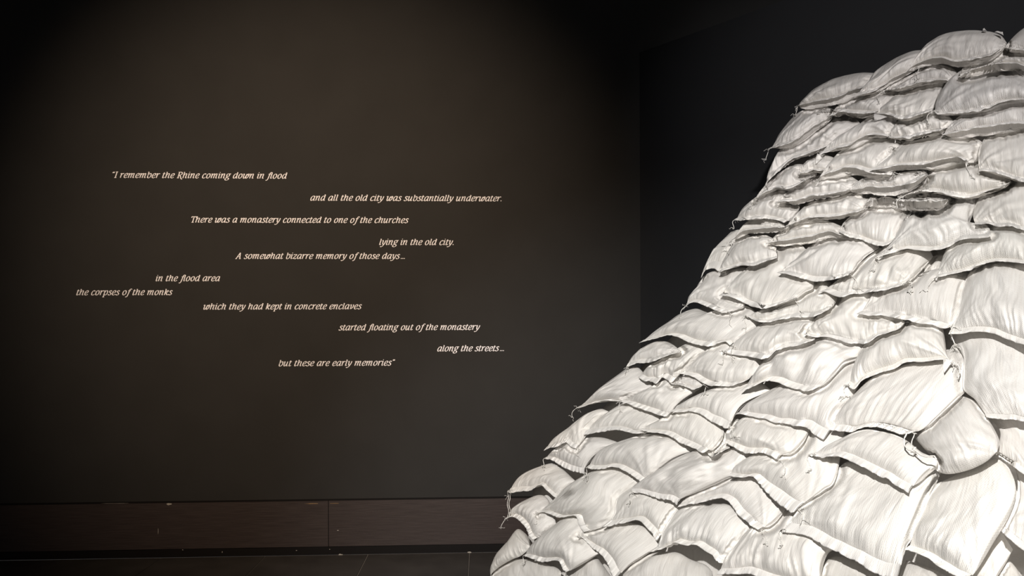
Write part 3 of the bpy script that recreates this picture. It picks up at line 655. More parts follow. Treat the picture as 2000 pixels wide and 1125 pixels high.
def noise2(x, y, seed):
    """smooth value noise in -1..1"""
    x0, y0 = np.floor(x).astype(np.int64), np.floor(y).astype(np.int64)
    fx, fy = x - x0, y - y0
    fx, fy = fx * fx * (3 - 2 * fx), fy * fy * (3 - 2 * fy)

    def h(a, b):
        n = (a * 374761393 + b * 668265263 + seed * 1442695041) & 0x7fffffff
        n = ((n ^ (n >> 13)) * 1274126177) & 0x7fffffff
        return ((n ^ (n >> 16)) & 0xffff) / 32767.5 - 1
    return (h(x0, y0) * (1 - fx) + h(x0 + 1, y0) * fx) * (1 - fy) + (h(x0, y0 + 1) * (1 - fx) + h(x0 + 1, y0 + 1) * fx) * fy


def arc(p, smooth=True):
    """a curve through the points, parametrised 0..1 by length"""
    p = catmull(p, 6) if smooth and len(p) > 2 else np.asarray(p, float)
    s = np.concatenate([[0], np.cumsum(np.hypot(*np.diff(p, axis=0).T))])
    s /= s[-1]
    return lambda t: np.stack([np.interp(t, s, p[:, 0]), np.interp(t, s, p[:, 1])], -1)


def tube(path, rad, sides=5):
    path = np.asarray(path, float)
    t = np.gradient(path, axis=0)
    t /= np.linalg.norm(t, axis=1)[:, None] + 1e-9
    up = np.array([.31, .17, .93])
    a1 = np.cross(t, up)
    a1 /= np.linalg.norm(a1, axis=1)[:, None] + 1e-9
    a2 = np.cross(t, a1)
    ang = np.arange(sides) / sides * 2 * math.pi
    r = np.broadcast_to(np.asarray(rad, float), (len(path),))
    v = (path[:, None] + (a1[:, None] * np.cos(ang)[None, :, None] + a2[:, None] * np.sin(ang)[None, :, None]) * r[:, None, None]).reshape(-1, 3)
    f = []
    for i in range(len(path) - 1):
        for j in range(sides):
            k = (j + 1) % sides
            f.append((i * sides + j, i * sides + k, (i + 1) * sides + k, (i + 1) * sides + j))
    f.append(tuple(range(sides))[::-1])
    f.append(tuple((len(path) - 1) * sides + j for j in range(sides)))
    return v, f


class Soup:
    def __init__(self):
        self.v, self.f, self.n = [], [], 0

    def add(self, v, f):
        self.v.append(np.asarray(v, float))
        self.f += [tuple(i + self.n for i in q) for q in f]
        self.n += len(v)

    def build(self, name, mat, parent, origin):
        return new_obj(name, np.vstack(self.v), self.f, mat, parent, origin=origin)


def frayed_thread(soup, p, out, rng, length, strands=5):
    """a knotted tail of sewing thread with a curly frayed end, hanging from a hem corner"""
    g = np.array([0, 0, -1.0])
    n = 16
    ph = rng.uniform(0, 6)
    path, q = [], np.array(p, float)
    for i in range(n):
        t = i / (n - 1)
        path.append(q.copy())
        d = out * (1 - t) ** 2 * .9 + g * (.35 + t) + np.array([math.sin(ph + 5 * t), math.cos(ph * 1.3 + 4 * t), 0]) * .35
        q = q + d / np.linalg.norm(d) * length / n
    soup.add(*tube(path, .0017))
    for s in range(strands):
        base = np.array(path[rng.choice((0, 1, n - 2, n - 1))])
        q, m, k = base.copy(), 9, rng.uniform(5, 11)
        dirv = np.array([rng.uniform(-1, 1), rng.uniform(-1, 1), rng.uniform(-1, .5)]) + out * .6
        dirv /= np.linalg.norm(dirv)
        sd = np.cross(dirv, [.2, .5, .8])
        L = rng.uniform(.012, .03)
        pp = [q + dirv * L * i / m + sd * math.sin(k * i / m) * .006 + g * .004 * (i / m) ** 2 for i in range(m + 1)]
        soup.add(*tube(pp, .0009, 4))


EDGE = lambda n: (lambda t: .45 * t + .55 * (.5 - .5 * np.cos(math.pi * t)))(np.linspace(0, 1, n + 1))
SACK_GROUP = 'white woven sandbags heaped against the angled wall'


def make_bag(k, tile, label, hem, back, opt):
    rng = random.Random(100 + k)
    ox, oy = TILE_O[tile]
    to_px = lambda P: np.array([(ox + x / 5.712, oy + y / 5.712) for x, y in P], float)
    H, K = to_px(hem), to_px(back)
    ext = opt.get('ext', 1.18 if tile < 6 else 1.24)
    Lp = np.vstack([H[:1], to_px(opt['L']) if 'L' in opt else np.zeros((0, 2)), K[:1]])
    Rp = np.vstack([H[-1:], to_px(opt['R']) if 'R' in opt else np.zeros((0, 2)), K[-1:]])
    h = arc(H)
    if ext != 1:                                     # the back runs on under the bag above
        s = np.concatenate([[0], np.cumsum(np.hypot(*np.diff(K, axis=0).T))])
        s /= s[-1]
        near = h(s)
        K = near + (K - near) * ext
        Lp = Lp[0] + (Lp - Lp[0]) * ext
        Rp = Rp[0] + (Rp - Rp[0]) * ext
    b, l, r = arc(K), arc(Lp), arc(Rp)
    h0, h1, b0, b1 = H[0], H[-1], K[0], K[-1]

    def P2(u, v):
        U, V = u[..., None], v[..., None]
        return ((1 - V) * h(u) + V * b(u) + (1 - U) * l(v) + U * r(v)
                - ((1 - U) * (1 - V) * h0 + U * (1 - V) * h1 + (1 - U) * V * b0 + U * V * b1))

    lift, sink, z = opt.get('lift', .055), opt.get('sink', .045), opt.get('z', 0.0)

    def P3(u, v):
        q = P2(u, v)
        d = slope_depth(q[..., 0], q[..., 1])
        return pix(q[..., 0], q[..., 1], d - (lift * (1 - v) - sink * v + z))

    one = lambda u, v: P3(np.array([u], float), np.array([v], float))[0]
    c = one(.5, .5)
    eu, ev = one(.85, .5) - one(.15, .5), one(.5, .85) - one(.5, .15)
    W, Ln = np.linalg.norm(one(1, .5) - one(0, .5)), np.linalg.norm(one(.5, 1) - one(.5, 0))
    nb = np.cross(eu, ev)
    nb /= np.linalg.norm(nb)
    tocam = np.array([0, 0, CAM_H]) - c
    tocam /= np.linalg.norm(tocam)
    if nb @ tocam < 0:
        nb = -nb
    D = .62 * tocam + .38 * nb
    D /= np.linalg.norm(D)
    T = opt.get('T', min(.078, .26 * min(W, Ln)))
    TB = opt.get('belly', .040 if tile < 7 else .035)
    TB = min(TB * .68, .34 * min(W, Ln)) if tile < 6 else min(TB * .8, .28 * min(W, Ln))
    hemw = 0.0 if opt.get('nohem') else opt.get('hemw', .030)
    v0 = min(.22, hemw / Ln) if hemw else 0.0
    DB = -D                                           # a well filled bag sags below its seam
    if 'belly' in opt or tile < 7:
        DB = -.45 * D + np.array([0, 0, -.9])
        DB /= np.linalg.norm(DB)
    nu, nv = 84, 56
    u1, w1 = EDGE(nu), EDGE(nv)
    U, S = np.meshgrid(u1, w1)                        # S: 0 at the seam, 1 at the back
    V = v0 + S * (1 - v0)
    # slack cloth at the sides: the waist narrows a little, ears stay wide
    Un = .5 + (U - .5) * (1 + opt.get('wide', .06) * np.sin(math.pi * np.clip(S, 0, 1) ** .7))
    base = P3(Un, V)
    au = np.clip(1 - np.abs(2 * U - 1) ** 2.6, 0, 1) ** .62
    Sx = S ** .82
    bs = np.clip(1 - np.abs(2 * Sx - 1) ** 2.3, 0, 1) ** np.where(Sx < .5, .88, .60)
    prof = au * bs
    sag = prof
    if tile < 6:                                     # seen from below: the fill hangs close behind the seam
        sag = au * np.clip(1 - np.abs(2 * S ** .5 - 1) ** 2.3, 0, 1) ** .7
    g = opt.get('gather', 1.0)
    sd = k * 17 + 3
    um, vm = U * W, S * Ln
    near = np.exp(-S / .20)
    wave = noise2(um * 62 + 1.2 * noise2(um * 9, vm * 9, sd), vm * 6, sd + 1)
    folds = .0105 * g * near * (1 - 2.2 * np.abs(wave)) + .0060 * g * np.exp(-S / .45) * noise2(um * 30, vm * 5 + 7, sd + 2)
    endf = .0035 * np.exp(-(1 - S) / .25) * noise2(um * 40, vm * 7, sd + 3)
    # crease lines fanning out from a hem corner
    cu, cv = (0, 0) if rng.random() < .6 else (W, 0)
    ang = np.arctan2(vm - cv + .03, np.abs(um - cu) + .03)
    fan = .0105 * noise2(ang * 9, np.hypot(um - cu, vm) * 3, sd + 4) * np.clip(1.2 - np.hypot(um - cu, vm) / .35, 0, 1)
    dents = .013 * noise2(um * 7.5, vm * 7.5, sd + 5) + .0055 * noise2(um * 17, vm * 17, sd + 6)
    th_ = rng.uniform(.5, 2.6)                        # slack drapes running obliquely over the bag
    du, dv = um * math.cos(th_) + vm * math.sin(th_), -um * math.sin(th_) + vm * math.cos(th_)
    drape = noise2(du * 6 + 3, dv * 34 + .8 * noise2(um * 8, vm * 8, sd + 14), sd + 13)
    dents = dents + .0058 * drape * np.clip(.55 + noise2(um * 6, vm * 6, sd + 15), 0, 1.3)
    if opt.get('crumple'):
        a = opt['crumple']
        dents = dents + a * .022 * noise2(um * 14 + .5 * vm * 14, vm * 3.0, sd + 8) + a * .008 * noise2(um * 30, vm * 26, sd + 9)
    mid = np.clip(prof * 1.25, 0, 1)
    asym = 1 + .22 * noise2(um * 4, vm * 4, sd + 7)
    top = base + D * (T * prof * asym + (folds + endf + fan + dents) * mid * np.clip(T / .08, .5, 1.1))[..., None]
    bot = base + DB * (TB * sag * (1 + .1 * noise2(um * 6, vm * 6, sd + 11)) + .4 * folds * mid)[..., None]
    n1 = nu + 1
    verts = [top.reshape(-1, 3)]
    idx_b = np.full((nv + 1, n1), -1)
    cnt = (nv + 1) * n1
    inner = bot[1:-1, 1:-1].reshape(-1, 3)
    idx_t = np.arange(cnt).reshape(nv + 1, n1)
    idx_b[:] = idx_t
    idx_b[1:-1, 1:-1] = cnt + np.arange(len(inner)).reshape(nv - 1, nu - 1)
    verts.append(inner)
    uvs = np.vstack([np.stack([um, vm], -1).reshape(-1, 2), np.stack([um, vm], -1)[1:-1, 1:-1].reshape(-1, 2)])
    q = lambda a: np.stack([a[:-1, :-1], a[:-1, 1:], a[1:, 1:], a[1:, :-1]], -1).reshape(-1, 4)
    faces = np.vstack([q(idx_t), q(idx_b)[:, ::-1]])
    if np.cross(one(.6, .5) - one(.4, .5), one(.5, .6) - one(.5, .4)) @ tocam < 0:
        faces = faces[:, ::-1]

    parts = []

    def add(name, v, f, mat, parent=-1, uvs=None, kind='skin'):
        parts.append(dict(name=name, v=np.asarray(v, float), f=f, mat=mat, parent=parent, uvs=uvs, kind=kind))
        return len(parts) - 1

    add('sack', np.vstack(verts), faces, M_SMUDGE if opt.get('smudge') else (M_GLOSS if opt.get('glossy') else M_SACK), uvs=uvs)

    if hemw:
        mh = 150
        uh = np.linspace(0, 1, mh + 1)
        ruf = noise2(uh * W * 42, uh * 0 + 1.5, sd + 20)
        ruf2 = noise2(uh * W * 95, uh * 0 + 4.5, sd + 21)
        edge = noise2(uh * W * 60, uh * 0 + 8.5, sd + 22)
        edge2 = noise2(uh * W * 150, uh * 0 + 2.5, sd + 23)
        fold = 1 - 2 * np.abs(noise2(uh * W * 30, uh * 0 + 6.5, sd + 24))
        rows = []
        prof_rows = ((v0 * 1.06, .0032), (v0 * .82, .0058), (v0 * .5, .0048), (v0 * .12, .0040), (0.0, .0), (v0 * .12, -.0028), (v0 * .5, -.003), (v0 * 1.06, -.003))
        for vv, hh in prof_rows:
            s = 1 - vv / v0
            u_in = .5 + (uh - .5) * (.985 + .02 * max(s, 0))
            p = P3(u_in, np.full_like(uh, vv) - np.clip(s, 0, 1) * (v0 * (.14 * edge + .05 * edge2)))
            disp = hh + .010 * np.clip(s, 0, 1) + np.clip(s, 0, 1) * (.0065 * ruf * g ** .5 + .0025 * ruf2 + .004 * (fold - .3))
            rows.append(p + D * disp[:, None])
        R_ = np.stack(rows)
        nr = len(rows)
        ix = np.arange(nr * (mh + 1)).reshape(nr, mh + 1)
        hu = np.stack([np.broadcast_to(uh * W, (nr, mh + 1)), np.broadcast_to((np.arange(nr) * .007)[:, None], (nr, mh + 1))], -1).reshape(-1, 2)
        hf = q(ix)
        hem_o = add('hem', R_.reshape(-1, 3), hf, M_HEM, uvs=hu)
        # the chain-stitch that closes the bag
        st = Soup()
        nst = max(8, int(W / .011))
        for i in range(nst):
            a0, a1 = i / nst, (i + .62) / nst
            pa, pb = one(a0, v0 * .72), one(a1, v0 * .72)
            st.add(*tube([pa + D * .0058, (pa + pb) / 2 + D * .0070, pb + D * .0058], .0011, 4))
        add('stitching', np.vstack(st.v), st.f, M_THREAD, hem_o)

    for side in opt.get('thr', ''):
        u_, o_ = (0.0, -1) if side == 'L' else (1.0, 1)
        th = Soup()
        p = one(u_, v0 * .4)
        out = eu / np.linalg.norm(eu) * o_ * .8 + D * .5
        frayed_thread(th, p, out, rng, rng.uniform(.05, .085), rng.randint(4, 8))
        add('loose_thread', np.vstack(th.v), th.f, M_THREAD, kind='thread')
        if opt.get('cords'):
            for dx in (0.0, .03):
                q0 = one(dx, 0.0)
                th = Soup()
                th.add(*tube([q0 + np.array([.004 * math.sin(i), .003 * math.cos(1.7 * i), -.0145 * i]) for i in range(11)], .0022))
                add('hanging_cord', np.vstack(th.v), th.f, M_THREAD, kind='thread')
    if opt.get('cord'):
        pts = [(690, 440), (660, 500), (665, 570), (710, 620), (760, 630), (790, 590), (760, 610), (800, 640), (850, 680), (910, 700), (960, 690), (1000, 690), (1030, 740)]
        P = to_px(pts)
        d = slope_depth(P[:, 0], P[:, 1]) - .135
        path = pix(P[:, 0], P[:, 1], d)
        fine = []
        for i in range(len(path) - 1):
            for t in np.linspace(0, 1, 5)[:-1]:
                fine.append(path[i] * (1 - t) + path[i + 1] * t)
        th = Soup()
        th.add(*tube(fine, .0024))
        add('curling_cord', np.vstack(th.v), th.f, M_THREAD, kind='thread')
    # torn hem ears and tabs, standing off the bag
    flaps = []
    if 'ear' in opt:
        flaps.append(to_px(opt['ear']))
    if opt.get('tab'):
        flaps += [to_px([(1540, 62), (1552, 18), (1590, 66)]), to_px([(1670, 75), (1760, 62), (1770, 110)])]
    for F in flaps:
        d = slope_depth(F[:, 0], F[:, 1]) - lift - z - .012
        A, B_, C_ = pix(F[:, 0], F[:, 1], d)
        m = 8
        fv, ff, ids = [], [], {}
        for sgn in (1, -1):
            for i in range(m + 1):
                for j in range(m + 1 - i):
                    s, t = i / m, j / m
                    p = A * (1 - s - t) + B_ * s + C_ * t
                    p = p + D * (.008 * math.sin(5 * s + 3 * t) * (1 if sgn else 1) + sgn * .0016)
                    ids[(sgn, i, j)] = len(fv)
                    fv.append(p)
            for i in range(m):
                for j in range(m - i):
                    a_, b__, c_ = ids[(sgn, i, j)], ids[(sgn, i + 1, j)], ids[(sgn, i, j + 1)]
                    ff.append((a_, b__, c_) if sgn > 0 else (a_, c_, b__))
                    if i + j < m - 1:
                        d_ = ids[(sgn, i + 1, j + 1)]
                        ff.append((b__, d_, c_) if sgn > 0 else (b__, c_, d_))
        add('hem_ear', fv, ff, M_HEM, uvs=np.zeros((len(fv), 2)) + np.arange(len(fv))[:, None] * .003, kind='thread')
    return dict(label=label, parts=parts, nu=nu, nv=nv, idx_t=idx_t, idx_b=idx_b, origin=c - D * TB, rank=z)


M_GLOSS = fabric_material('glossier_woven_white_polypropylene', (0.83, 0.82, 0.80), weave=.0042, bump=.6, rough=.36)
M_SMUDGE = M_SACK.copy()
M_SMUDGE.name = 'smudged_white_polypropylene'
_nt = M_SMUDGE.node_tree
_uv = nd(_nt, 'ShaderNodeUVMap')
_uv.uv_map = 'uv'
_dist = nd(_nt, 'ShaderNodeVectorMath', operation='DISTANCE')
_wob = nd(_nt, 'ShaderNodeTexNoise')
_wob.inputs['Scale'].default_value = 22
_nt.links.new(_uv.outputs[0], _wob.inputs['Vector'])
_nt.links.new(_uv.outputs[0], _dist.inputs[0])
_dist.inputs[1].default_value = (.13, .17, 0)
_add = math_node(_nt, 'ADD', _dist.outputs['Value'], math_node(_nt, 'MULTIPLY', _wob.outputs[0], .07))
_rp = nd(_nt, 'ShaderNodeValToRGB')
_rp.color_ramp.elements[0].position, _rp.color_ramp.elements[1].position = .05, .10
_rp.color_ramp.elements[0].color, _rp.color_ramp.elements[1].color = (.50, .49, .48, 1), (1, 1, 1, 1)
_nt.links.new(_add, _rp.inputs[0])
_b = _nt.nodes['Principled BSDF']
_src = _b.inputs['Base Color'].links[0].from_socket
_mm = nd(_nt, 'ShaderNodeMixRGB', blend_type='MULTIPLY')
_mm.inputs[0].default_value = 1
_nt.links.new(_src, _mm.inputs[1])
_nt.links.new(_rp.outputs[0], _mm.inputs[2])
_nt.links.new(_mm.outputs[0], _b.inputs['Base Color'])


# ------------------------------------------------------------------ let the bags settle: where two press together both give way
CMI = np.array(CAM_M.inverted())
CELL, MX0, MY0, MW, MH = 3.0, 900.0, -60.0, 460, 560


def to_frame(p):
    c = np.concatenate([p, np.ones((len(p), 1))], 1) @ CMI.T
    d = -c[:, 2]
    return CX + c[:, 0] / d * F_PX, HY - c[:, 1] / d * F_PX, d


def cell_of(x, y):
    return (np.clip(((y - MY0) / CELL).astype(int), 0, MH - 1), np.clip(((x - MX0) / CELL).astype(int), 0, MW - 1))


def sample(m, x, y):
    i, j = cell_of(np.asarray(x), np.asarray(y))
    return m[i, j]


def spread(m, n):
    """grow the filled cells of a map by n cells"""
    for _ in range(n):
        acc, cnt = np.zeros_like(m), np.zeros_like(m)
        p = np.pad(m, 1, constant_values=np.nan)
        for di, dj in ((0, 1), (2, 1), (1, 0), (1, 2)):
            q_ = p[di:di + m.shape[0], dj:dj + m.shape[1]]
            ok = ~np.isnan(q_)
            acc[ok] += q_[ok]
            cnt[ok] += 1
        new = np.isnan(m) & (cnt > 0)
        m = m.copy()
        m[new] = acc[new] / cnt[new]
    return m


def dense(g):
    """twice subdivided grid of points"""
    for _ in range(2):
        g = np.insert(g, range(1, g.shape[0]), .5 * (g[:-1] + g[1:]), axis=0)
        g = np.insert(g, range(1, g.shape[1]), .5 * (g[:, :-1] + g[:, 1:]), axis=1)
    return g


def raster(bag):
    """near and far distance of a bag along every sight line"""
    pts = []
    P_ = bag['px']
    sk = P_[0]
    pts += [dense(sk[bag['idx_t']]).reshape(-1, 3), dense(sk[bag['idx_b']]).reshape(-1, 3)]
    for q_, part in zip(P_, bag['parts']):
        if part['name'] == 'hem':
            pts.append(dense(q_.reshape(8, -1, 3)).reshape(-1, 3))
    p = np.vstack(pts)
    i, j = cell_of(p[:, 0], p[:, 1])
    i0, j0 = max(i.min() - 5, 0), max(j.min() - 5, 0)
    h_, w_ = i.max() - i0 + 6, j.max() - j0 + 6
    near, far = np.full((h_, w_), np.inf), np.full((h_, w_), -np.inf)
    np.minimum.at(near, (i - i0, j - j0), p[:, 2])
    np.maximum.at(far, (i - i0, j - j0), p[:, 2])
    bad = ~np.isfinite(near)
    near[bad], far[bad] = np.nan, np.nan
    bag['box'] = (i0, j0, h_, w_)
    bag['near'], bag['far'] = spread(near, 2), spread(far, 2)
    bag['solid'] = ~bad
    if 'along' not in bag:                           # how far up its bag each sight line meets it
        al = np.full((h_, w_), np.nan)
        t_ = dense(np.dstack([sk[bag['idx_t']][..., :2], np.broadcast_to(np.linspace(0, 1, bag['nv'] + 1)[:, None], bag['idx_t'].shape)])).reshape(-1, 3)
        i, j = cell_of(t_[:, 0], t_[:, 1])
        al[i - i0, j - j0] = t_[:, 2]
        bag['along'] = spread(al, 3)


def grid_blur(dm, op):
    p = np.pad(dm, 1, mode='edge')
    st_ = [p[i:i + dm.shape[0], j:j + dm.shape[1]] for i in range(3) for j in range(3)]
    return op(np.stack(st_), axis=0)


def press(bag, B, i0, j0, sign, eps):
    """keep a bag's points behind (sign 1) or in front of (sign -1) the contact sheet B"""
    moved = False
    for n_, part in enumerate(bag['parts']):
        if part['kind'] == 'thread':
            continue
        q_ = bag['px'][n_]
        i, j = cell_of(q_[:, 0], q_[:, 1])
        i, j = i - i0, j - j0
        ok = (i >= 0) & (j >= 0) & (i < B.shape[0]) & (j < B.shape[1])
        lim = np.full(len(q_), np.nan)
        lim[ok] = B[i[ok], j[ok]]
        need = np.nan_to_num(sign * (lim + sign * eps - q_[:, 2]), nan=0.0)
        need = np.maximum(need, 0)
        if not need.any():
            continue
        moved = True
        if n_ == 0:
            gt, gb = need[bag['idx_t']], need[bag['idx_b']]
            gt, gb = grid_blur(grid_blur(gt, np.max), np.mean), grid_blur(grid_blur(gb, np.max), np.mean)
            out = np.zeros(len(q_))
            out[bag['idx_b'].ravel()] = gb.ravel()
            out[bag['idx_t'].ravel()] = np.maximum(out[bag['idx_t'].ravel()] * (np.isin(bag['idx_t'].ravel(), bag['idx_b'].ravel())), gt.ravel())
            need = out
        elif part['name'] == 'hem':                  # the doubled hem moves as one strip
            col = need.reshape(8, -1).max(0)
            col = np.maximum.reduce([np.roll(col, k_) for k_ in (-1, 0, 1)])
            pad_ = np.pad(col, 4, mode='edge')
            col = np.mean([pad_[i_:i_ + len(col)] for i_ in range(9)], axis=0)
            need = np.broadcast_to(col, (8, len(col))).ravel()
        q_[:, 2] += sign * need
    if moved and sign > 0:                           # the underside stays under the top side
        sk = bag['px'][0]
        t_, b_i = bag['idx_t'][1:-1, 1:-1].ravel(), bag['idx_b'][1:-1, 1:-1].ravel()
        i, j = cell_of(sk[b_i, 0], sk[b_i, 1])
        sk[b_i, 2] = np.maximum(sk[b_i, 2], sk[t_, 2] + .004)
    return moved


HEAP = [make_bag(k_, *b_) for k_, b_ in enumerate(BAGS)]
for bag in HEAP:
    bag['px'] = [np.stack(to_frame(p_['v']), 1) for p_ in bag['parts']]
    raster(bag)
for _pass in range(6):
    pairs = []
    for ia_ in range(len(HEAP)):
        for ib_ in range(ia_ + 1, len(HEAP)):
            A_, B_ = HEAP[ia_], HEAP[ib_]
            i0 = max(A_['box'][0], B_['box'][0])
            j0 = max(A_['box'][1], B_['box'][1])
            i1 = min(A_['box'][0] + A_['box'][2], B_['box'][0] + B_['box'][2])
            j1 = min(A_['box'][1] + A_['box'][3], B_['box'][1] + B_['box'][3])
            if i1 <= i0 or j1 <= j0:
                continue
            cut = lambda g_, key: g_[key][i0 - g_['box'][0]:i1 - g_['box'][0], j0 - g_['box'][1]:j1 - g_['box'][1]]
            both = ~np.isnan(cut(A_, 'near')) & ~np.isnan(cut(B_, 'near'))
            if not both.any():
                continue
            dA = np.nanmedian(np.where(both, cut(A_, 'near') - cut(B_, 'near'), np.nan))
            if _pass == 0:
                dv_ = np.nanmedian(np.where(both, cut(A_, 'along') - cut(B_, 'along'), np.nan))
                first = dA < 0 if abs(dv_) < .22 or np.isnan(dv_) else dv_ < 0
                ka, kb = A_['rank'], B_['rank']
                if abs(ka - kb) > .035:
                    first = ka > kb
                HEAP[ia_].setdefault('over', {})[ib_] = bool(first)
            front_, back_ = (ia_, ib_) if HEAP[ia_].get('over', {}).get(ib_, dA < 0) else (ib_, ia_)
            pairs.append((np.nanmean(cut(HEAP[front_], 'near')), front_, back_, i0, i1, j0, j1))
    hits = 0
    for _, fa, bb, i0, i1, j0, j1 in pairs:
        A_, B_ = HEAP[fa], HEAP[bb]
        sl = lambda g_, key: g_[key][max(i0 - g_['box'][0], 0):i1 - g_['box'][0], max(j0 - g_['box'][1], 0):j1 - g_['box'][1]]
        ii0, jj0 = max(i0, A_['box'][0], B_['box'][0]), max(j0, A_['box'][1], B_['box'][1])
        na, fa_, nb_ = sl(A_, 'near'), sl(A_, 'far'), sl(B_, 'near')
        h_, w_ = min(na.shape[0], nb_.shape[0]), min(na.shape[1], nb_.shape[1])
        na, fa_, nb_ = na[:h_, :w_], fa_[:h_, :w_], nb_[:h_, :w_]
        gap = nb_ - fa_
        if not (gap < .004).any():
            continue
        sheet = np.maximum(.22 * fa_ + .78 * nb_, na + .010)
        sheet[~(gap < .02)] = np.nan
        m1 = press(B_, sheet, ii0, jj0, 1, .0034)
        m2 = press(A_, sheet, ii0, jj0, -1, .0034)
        if m1:
            raster(B_)
        if m2:
            raster(A_)
        hits += 1
    print('settling pass', _pass, 'contacts', hits)

for bag in HEAP:                                     # the hem stays in front of the cloth it closes
    for q_, part in zip(bag['px'], bag['parts']):
        if part['name'] != 'hem':
            continue
        sk = dense(bag['px'][0][bag['idx_t']]).reshape(-1, 3)
        sb = dense(bag['px'][0][bag['idx_b']]).reshape(-1, 3)
        sk = np.vstack([sk, sb])
        m_ = np.full((MH, MW), np.inf)
        np.minimum.at(m_, cell_of(sk[:, 0], sk[:, 1]), sk[:, 2])
        r_ = q_.reshape(8, -1, 3)
        nd_ = r_[1:5, :, 2] - (sample(m_, r_[1:5, :, 0], r_[1:5, :, 1]) - .0025)
        nd_ = np.where(np.isfinite(nd_), nd_, 0).max(0)
        col = np.clip(nd_, 0, .035)
        col = np.maximum.reduce([np.roll(col, k_) for k_ in (-2, -1, 0, 1, 2)])
        pad_ = np.pad(col, 4, mode='edge')
        col = np.mean([pad_[i_:i_ + len(col)] for i_ in range(9)], axis=0)
        r_[:, :, 2] -= col[None] * np.array([.4, 1, 1, 1, 1, 1, 1, .4])[:, None]
        q_[:] = r_.reshape(-1, 3)
    raster(bag)

NEAR_ALL, FAR_ALL = np.full((MH, MW), np.inf), np.full((MH, MW), -np.inf)
for bag in HEAP:
    i0, j0, h_, w_ = bag['box']
    ok = bag['solid']
    v_ = NEAR_ALL[i0:i0 + h_, j0:j0 + w_]
    n_ = bag['near'][:v_.shape[0], :v_.shape[1]]
    k_ok = ok[:v_.shape[0], :v_.shape[1]]
    v_[k_ok] = np.minimum(v_[k_ok], n_[k_ok])
    v_ = FAR_ALL[i0:i0 + h_, j0:j0 + w_]
    n_ = bag['far'][:v_.shape[0], :v_.shape[1]]
    k_ok = ~np.isnan(n_)
    v_[k_ok] = np.maximum(v_[k_ok], n_[k_ok])
CORE_FAR = FAR_ALL.copy()
for _ in range(11):
    CORE_FAR = grid_blur(CORE_FAR, np.max)
CORE_FAR[~np.isfinite(CORE_FAR)] = 0

for bag in HEAP:
    root = bpy.data.objects.new('sandbag', None)
    COL.objects.link(root)
    root.location = tuple(bag['origin'])
    root.empty_display_size = .05
    tag(root, bag['label'], 'sandbag', SACK_GROUP)
    made = []
    for q_, part in zip(bag['px'], bag['parts']):
        if part['name'] == 'loose_thread':           # tails of corners buried under other bags do not show
            if q_[0, 2] > sample(NEAR_ALL, q_[0, 0], q_[0, 1]) + .05:
                made.append(None)
                continue
        if part['kind'] == 'thread':                 # tails and flaps lie on whatever is below them
            lim = sample(NEAR_ALL, q_[:, 0], q_[:, 1]) - .004
            q_[:, 2] = np.minimum(q_[:, 2], lim)
        par = root if part['parent'] < 0 else made[part['parent']]
        made.append(new_obj(part['name'], pix(q_[:, 0], q_[:, 1], q_[:, 2]), part['f'], part['mat'], par, uvs=part['uvs'], origin=bag['origin']))

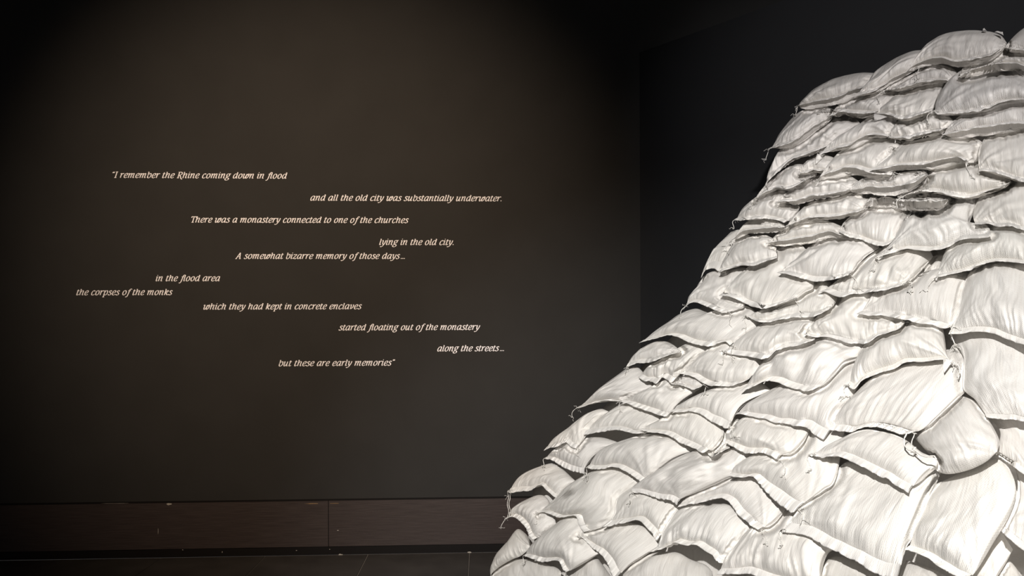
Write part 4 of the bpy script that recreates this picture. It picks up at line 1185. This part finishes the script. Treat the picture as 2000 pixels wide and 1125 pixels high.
# the packed inside of the heap, seen only in the crevices, running down to the floor
_Y = np.array([100, 130, 165, 210, 290, 360, 450, 520, 590, 665, 710, 810, 890, 960, 1040, 1125, 1250], float)
_XL = np.array([1830, 1750, 1660, 1600, 1555, 1520, 1460, 1410, 1380, 1305, 1260, 1165, 1105, 1040, 1035, 1005, 985], float)
ny, nx = 60, 56
yy = np.linspace(100, 1250, ny)
xl = np.interp(yy, _Y, _XL)
tt = np.linspace(0, 1, nx)
GX = xl[:, None] + (2190 - xl[:, None]) * tt[None]
GY = np.broadcast_to(yy[:, None], GX.shape)
lump = noise2(GX / 85, GY / 60, 7) * .015
GD = np.maximum(slope_depth(GX, GY) + .10 + lump, sample(CORE_FAR, GX, GY) + .02)
front = pix(GX, GY, GD)
# the back of the mass leans on the angled wall
tuck = np.clip(tt * 3, 0, 1)[None] * np.clip(np.linspace(0, 1, ny) * 4, 0, 1)[:, None]
bk = pix(GX, GY, GD + .03 + .62 * tuck)
dist = (bk - np.array([CORNER[0], WALL_Y, 0])) @ RW_N
bk = np.where((dist < .03)[..., None], bk + RW_N * (.03 - dist)[..., None], bk)
bk[..., 1] = np.minimum(bk[..., 1], WALL_Y - .05)
down = np.array([-.75, -.67, 0]) / np.hypot(.75, .67)
foot = []
for t in (1 / 3, 2 / 3, 1.0):
    p = front[-1].copy()
    p[:, :2] += down[:2] * (p[:, 2:3] * t / 2.4)
    p[:, 2] *= (1 - t)
    foot.append(p)
front = np.vstack([front, np.stack(foot)])
bfoot = []
for t in (1 / 3, 2 / 3, 1.0):
    p = bk[-1].copy()
    p[:, 2] *= (1 - t)
    bfoot.append(p)
bk = np.vstack([bk, np.stack(bfoot)])
NR = front.shape[0]
vv = np.vstack([front.reshape(-1, 3), bk.reshape(-1, 3)])
ia = np.arange(NR * nx).reshape(NR, nx)
ib = ia + NR * nx
qq = lambda a: np.stack([a[:-1, :-1], a[:-1, 1:], a[1:, 1:], a[1:, :-1]], -1).reshape(-1, 4)
ring_a = np.concatenate([ia[0, :], ia[1:, -1], ia[-1, -2::-1], ia[-2:0:-1, 0]])
ring_b = np.concatenate([ib[0, :], ib[1:, -1], ib[-1, -2::-1], ib[-2:0:-1, 0]])
side = np.stack([ring_a, np.roll(ring_a, -1), np.roll(ring_b, -1), ring_b], -1)
uvc = np.stack([vv[:, 0] + vv[:, 1], vv[:, 2]], -1)
core = new_obj('heap_core', vv, np.vstack([qq(ia)[:, ::-1], qq(ib), side]), M_SACK, uvs=uvc, origin=np.array([1.2, 3.2, 0.0]))
tag(core, 'packed white sacking deep in the heap, glimpsed in the dark crevices between sandbags', 'sandbags', kind='stuff')
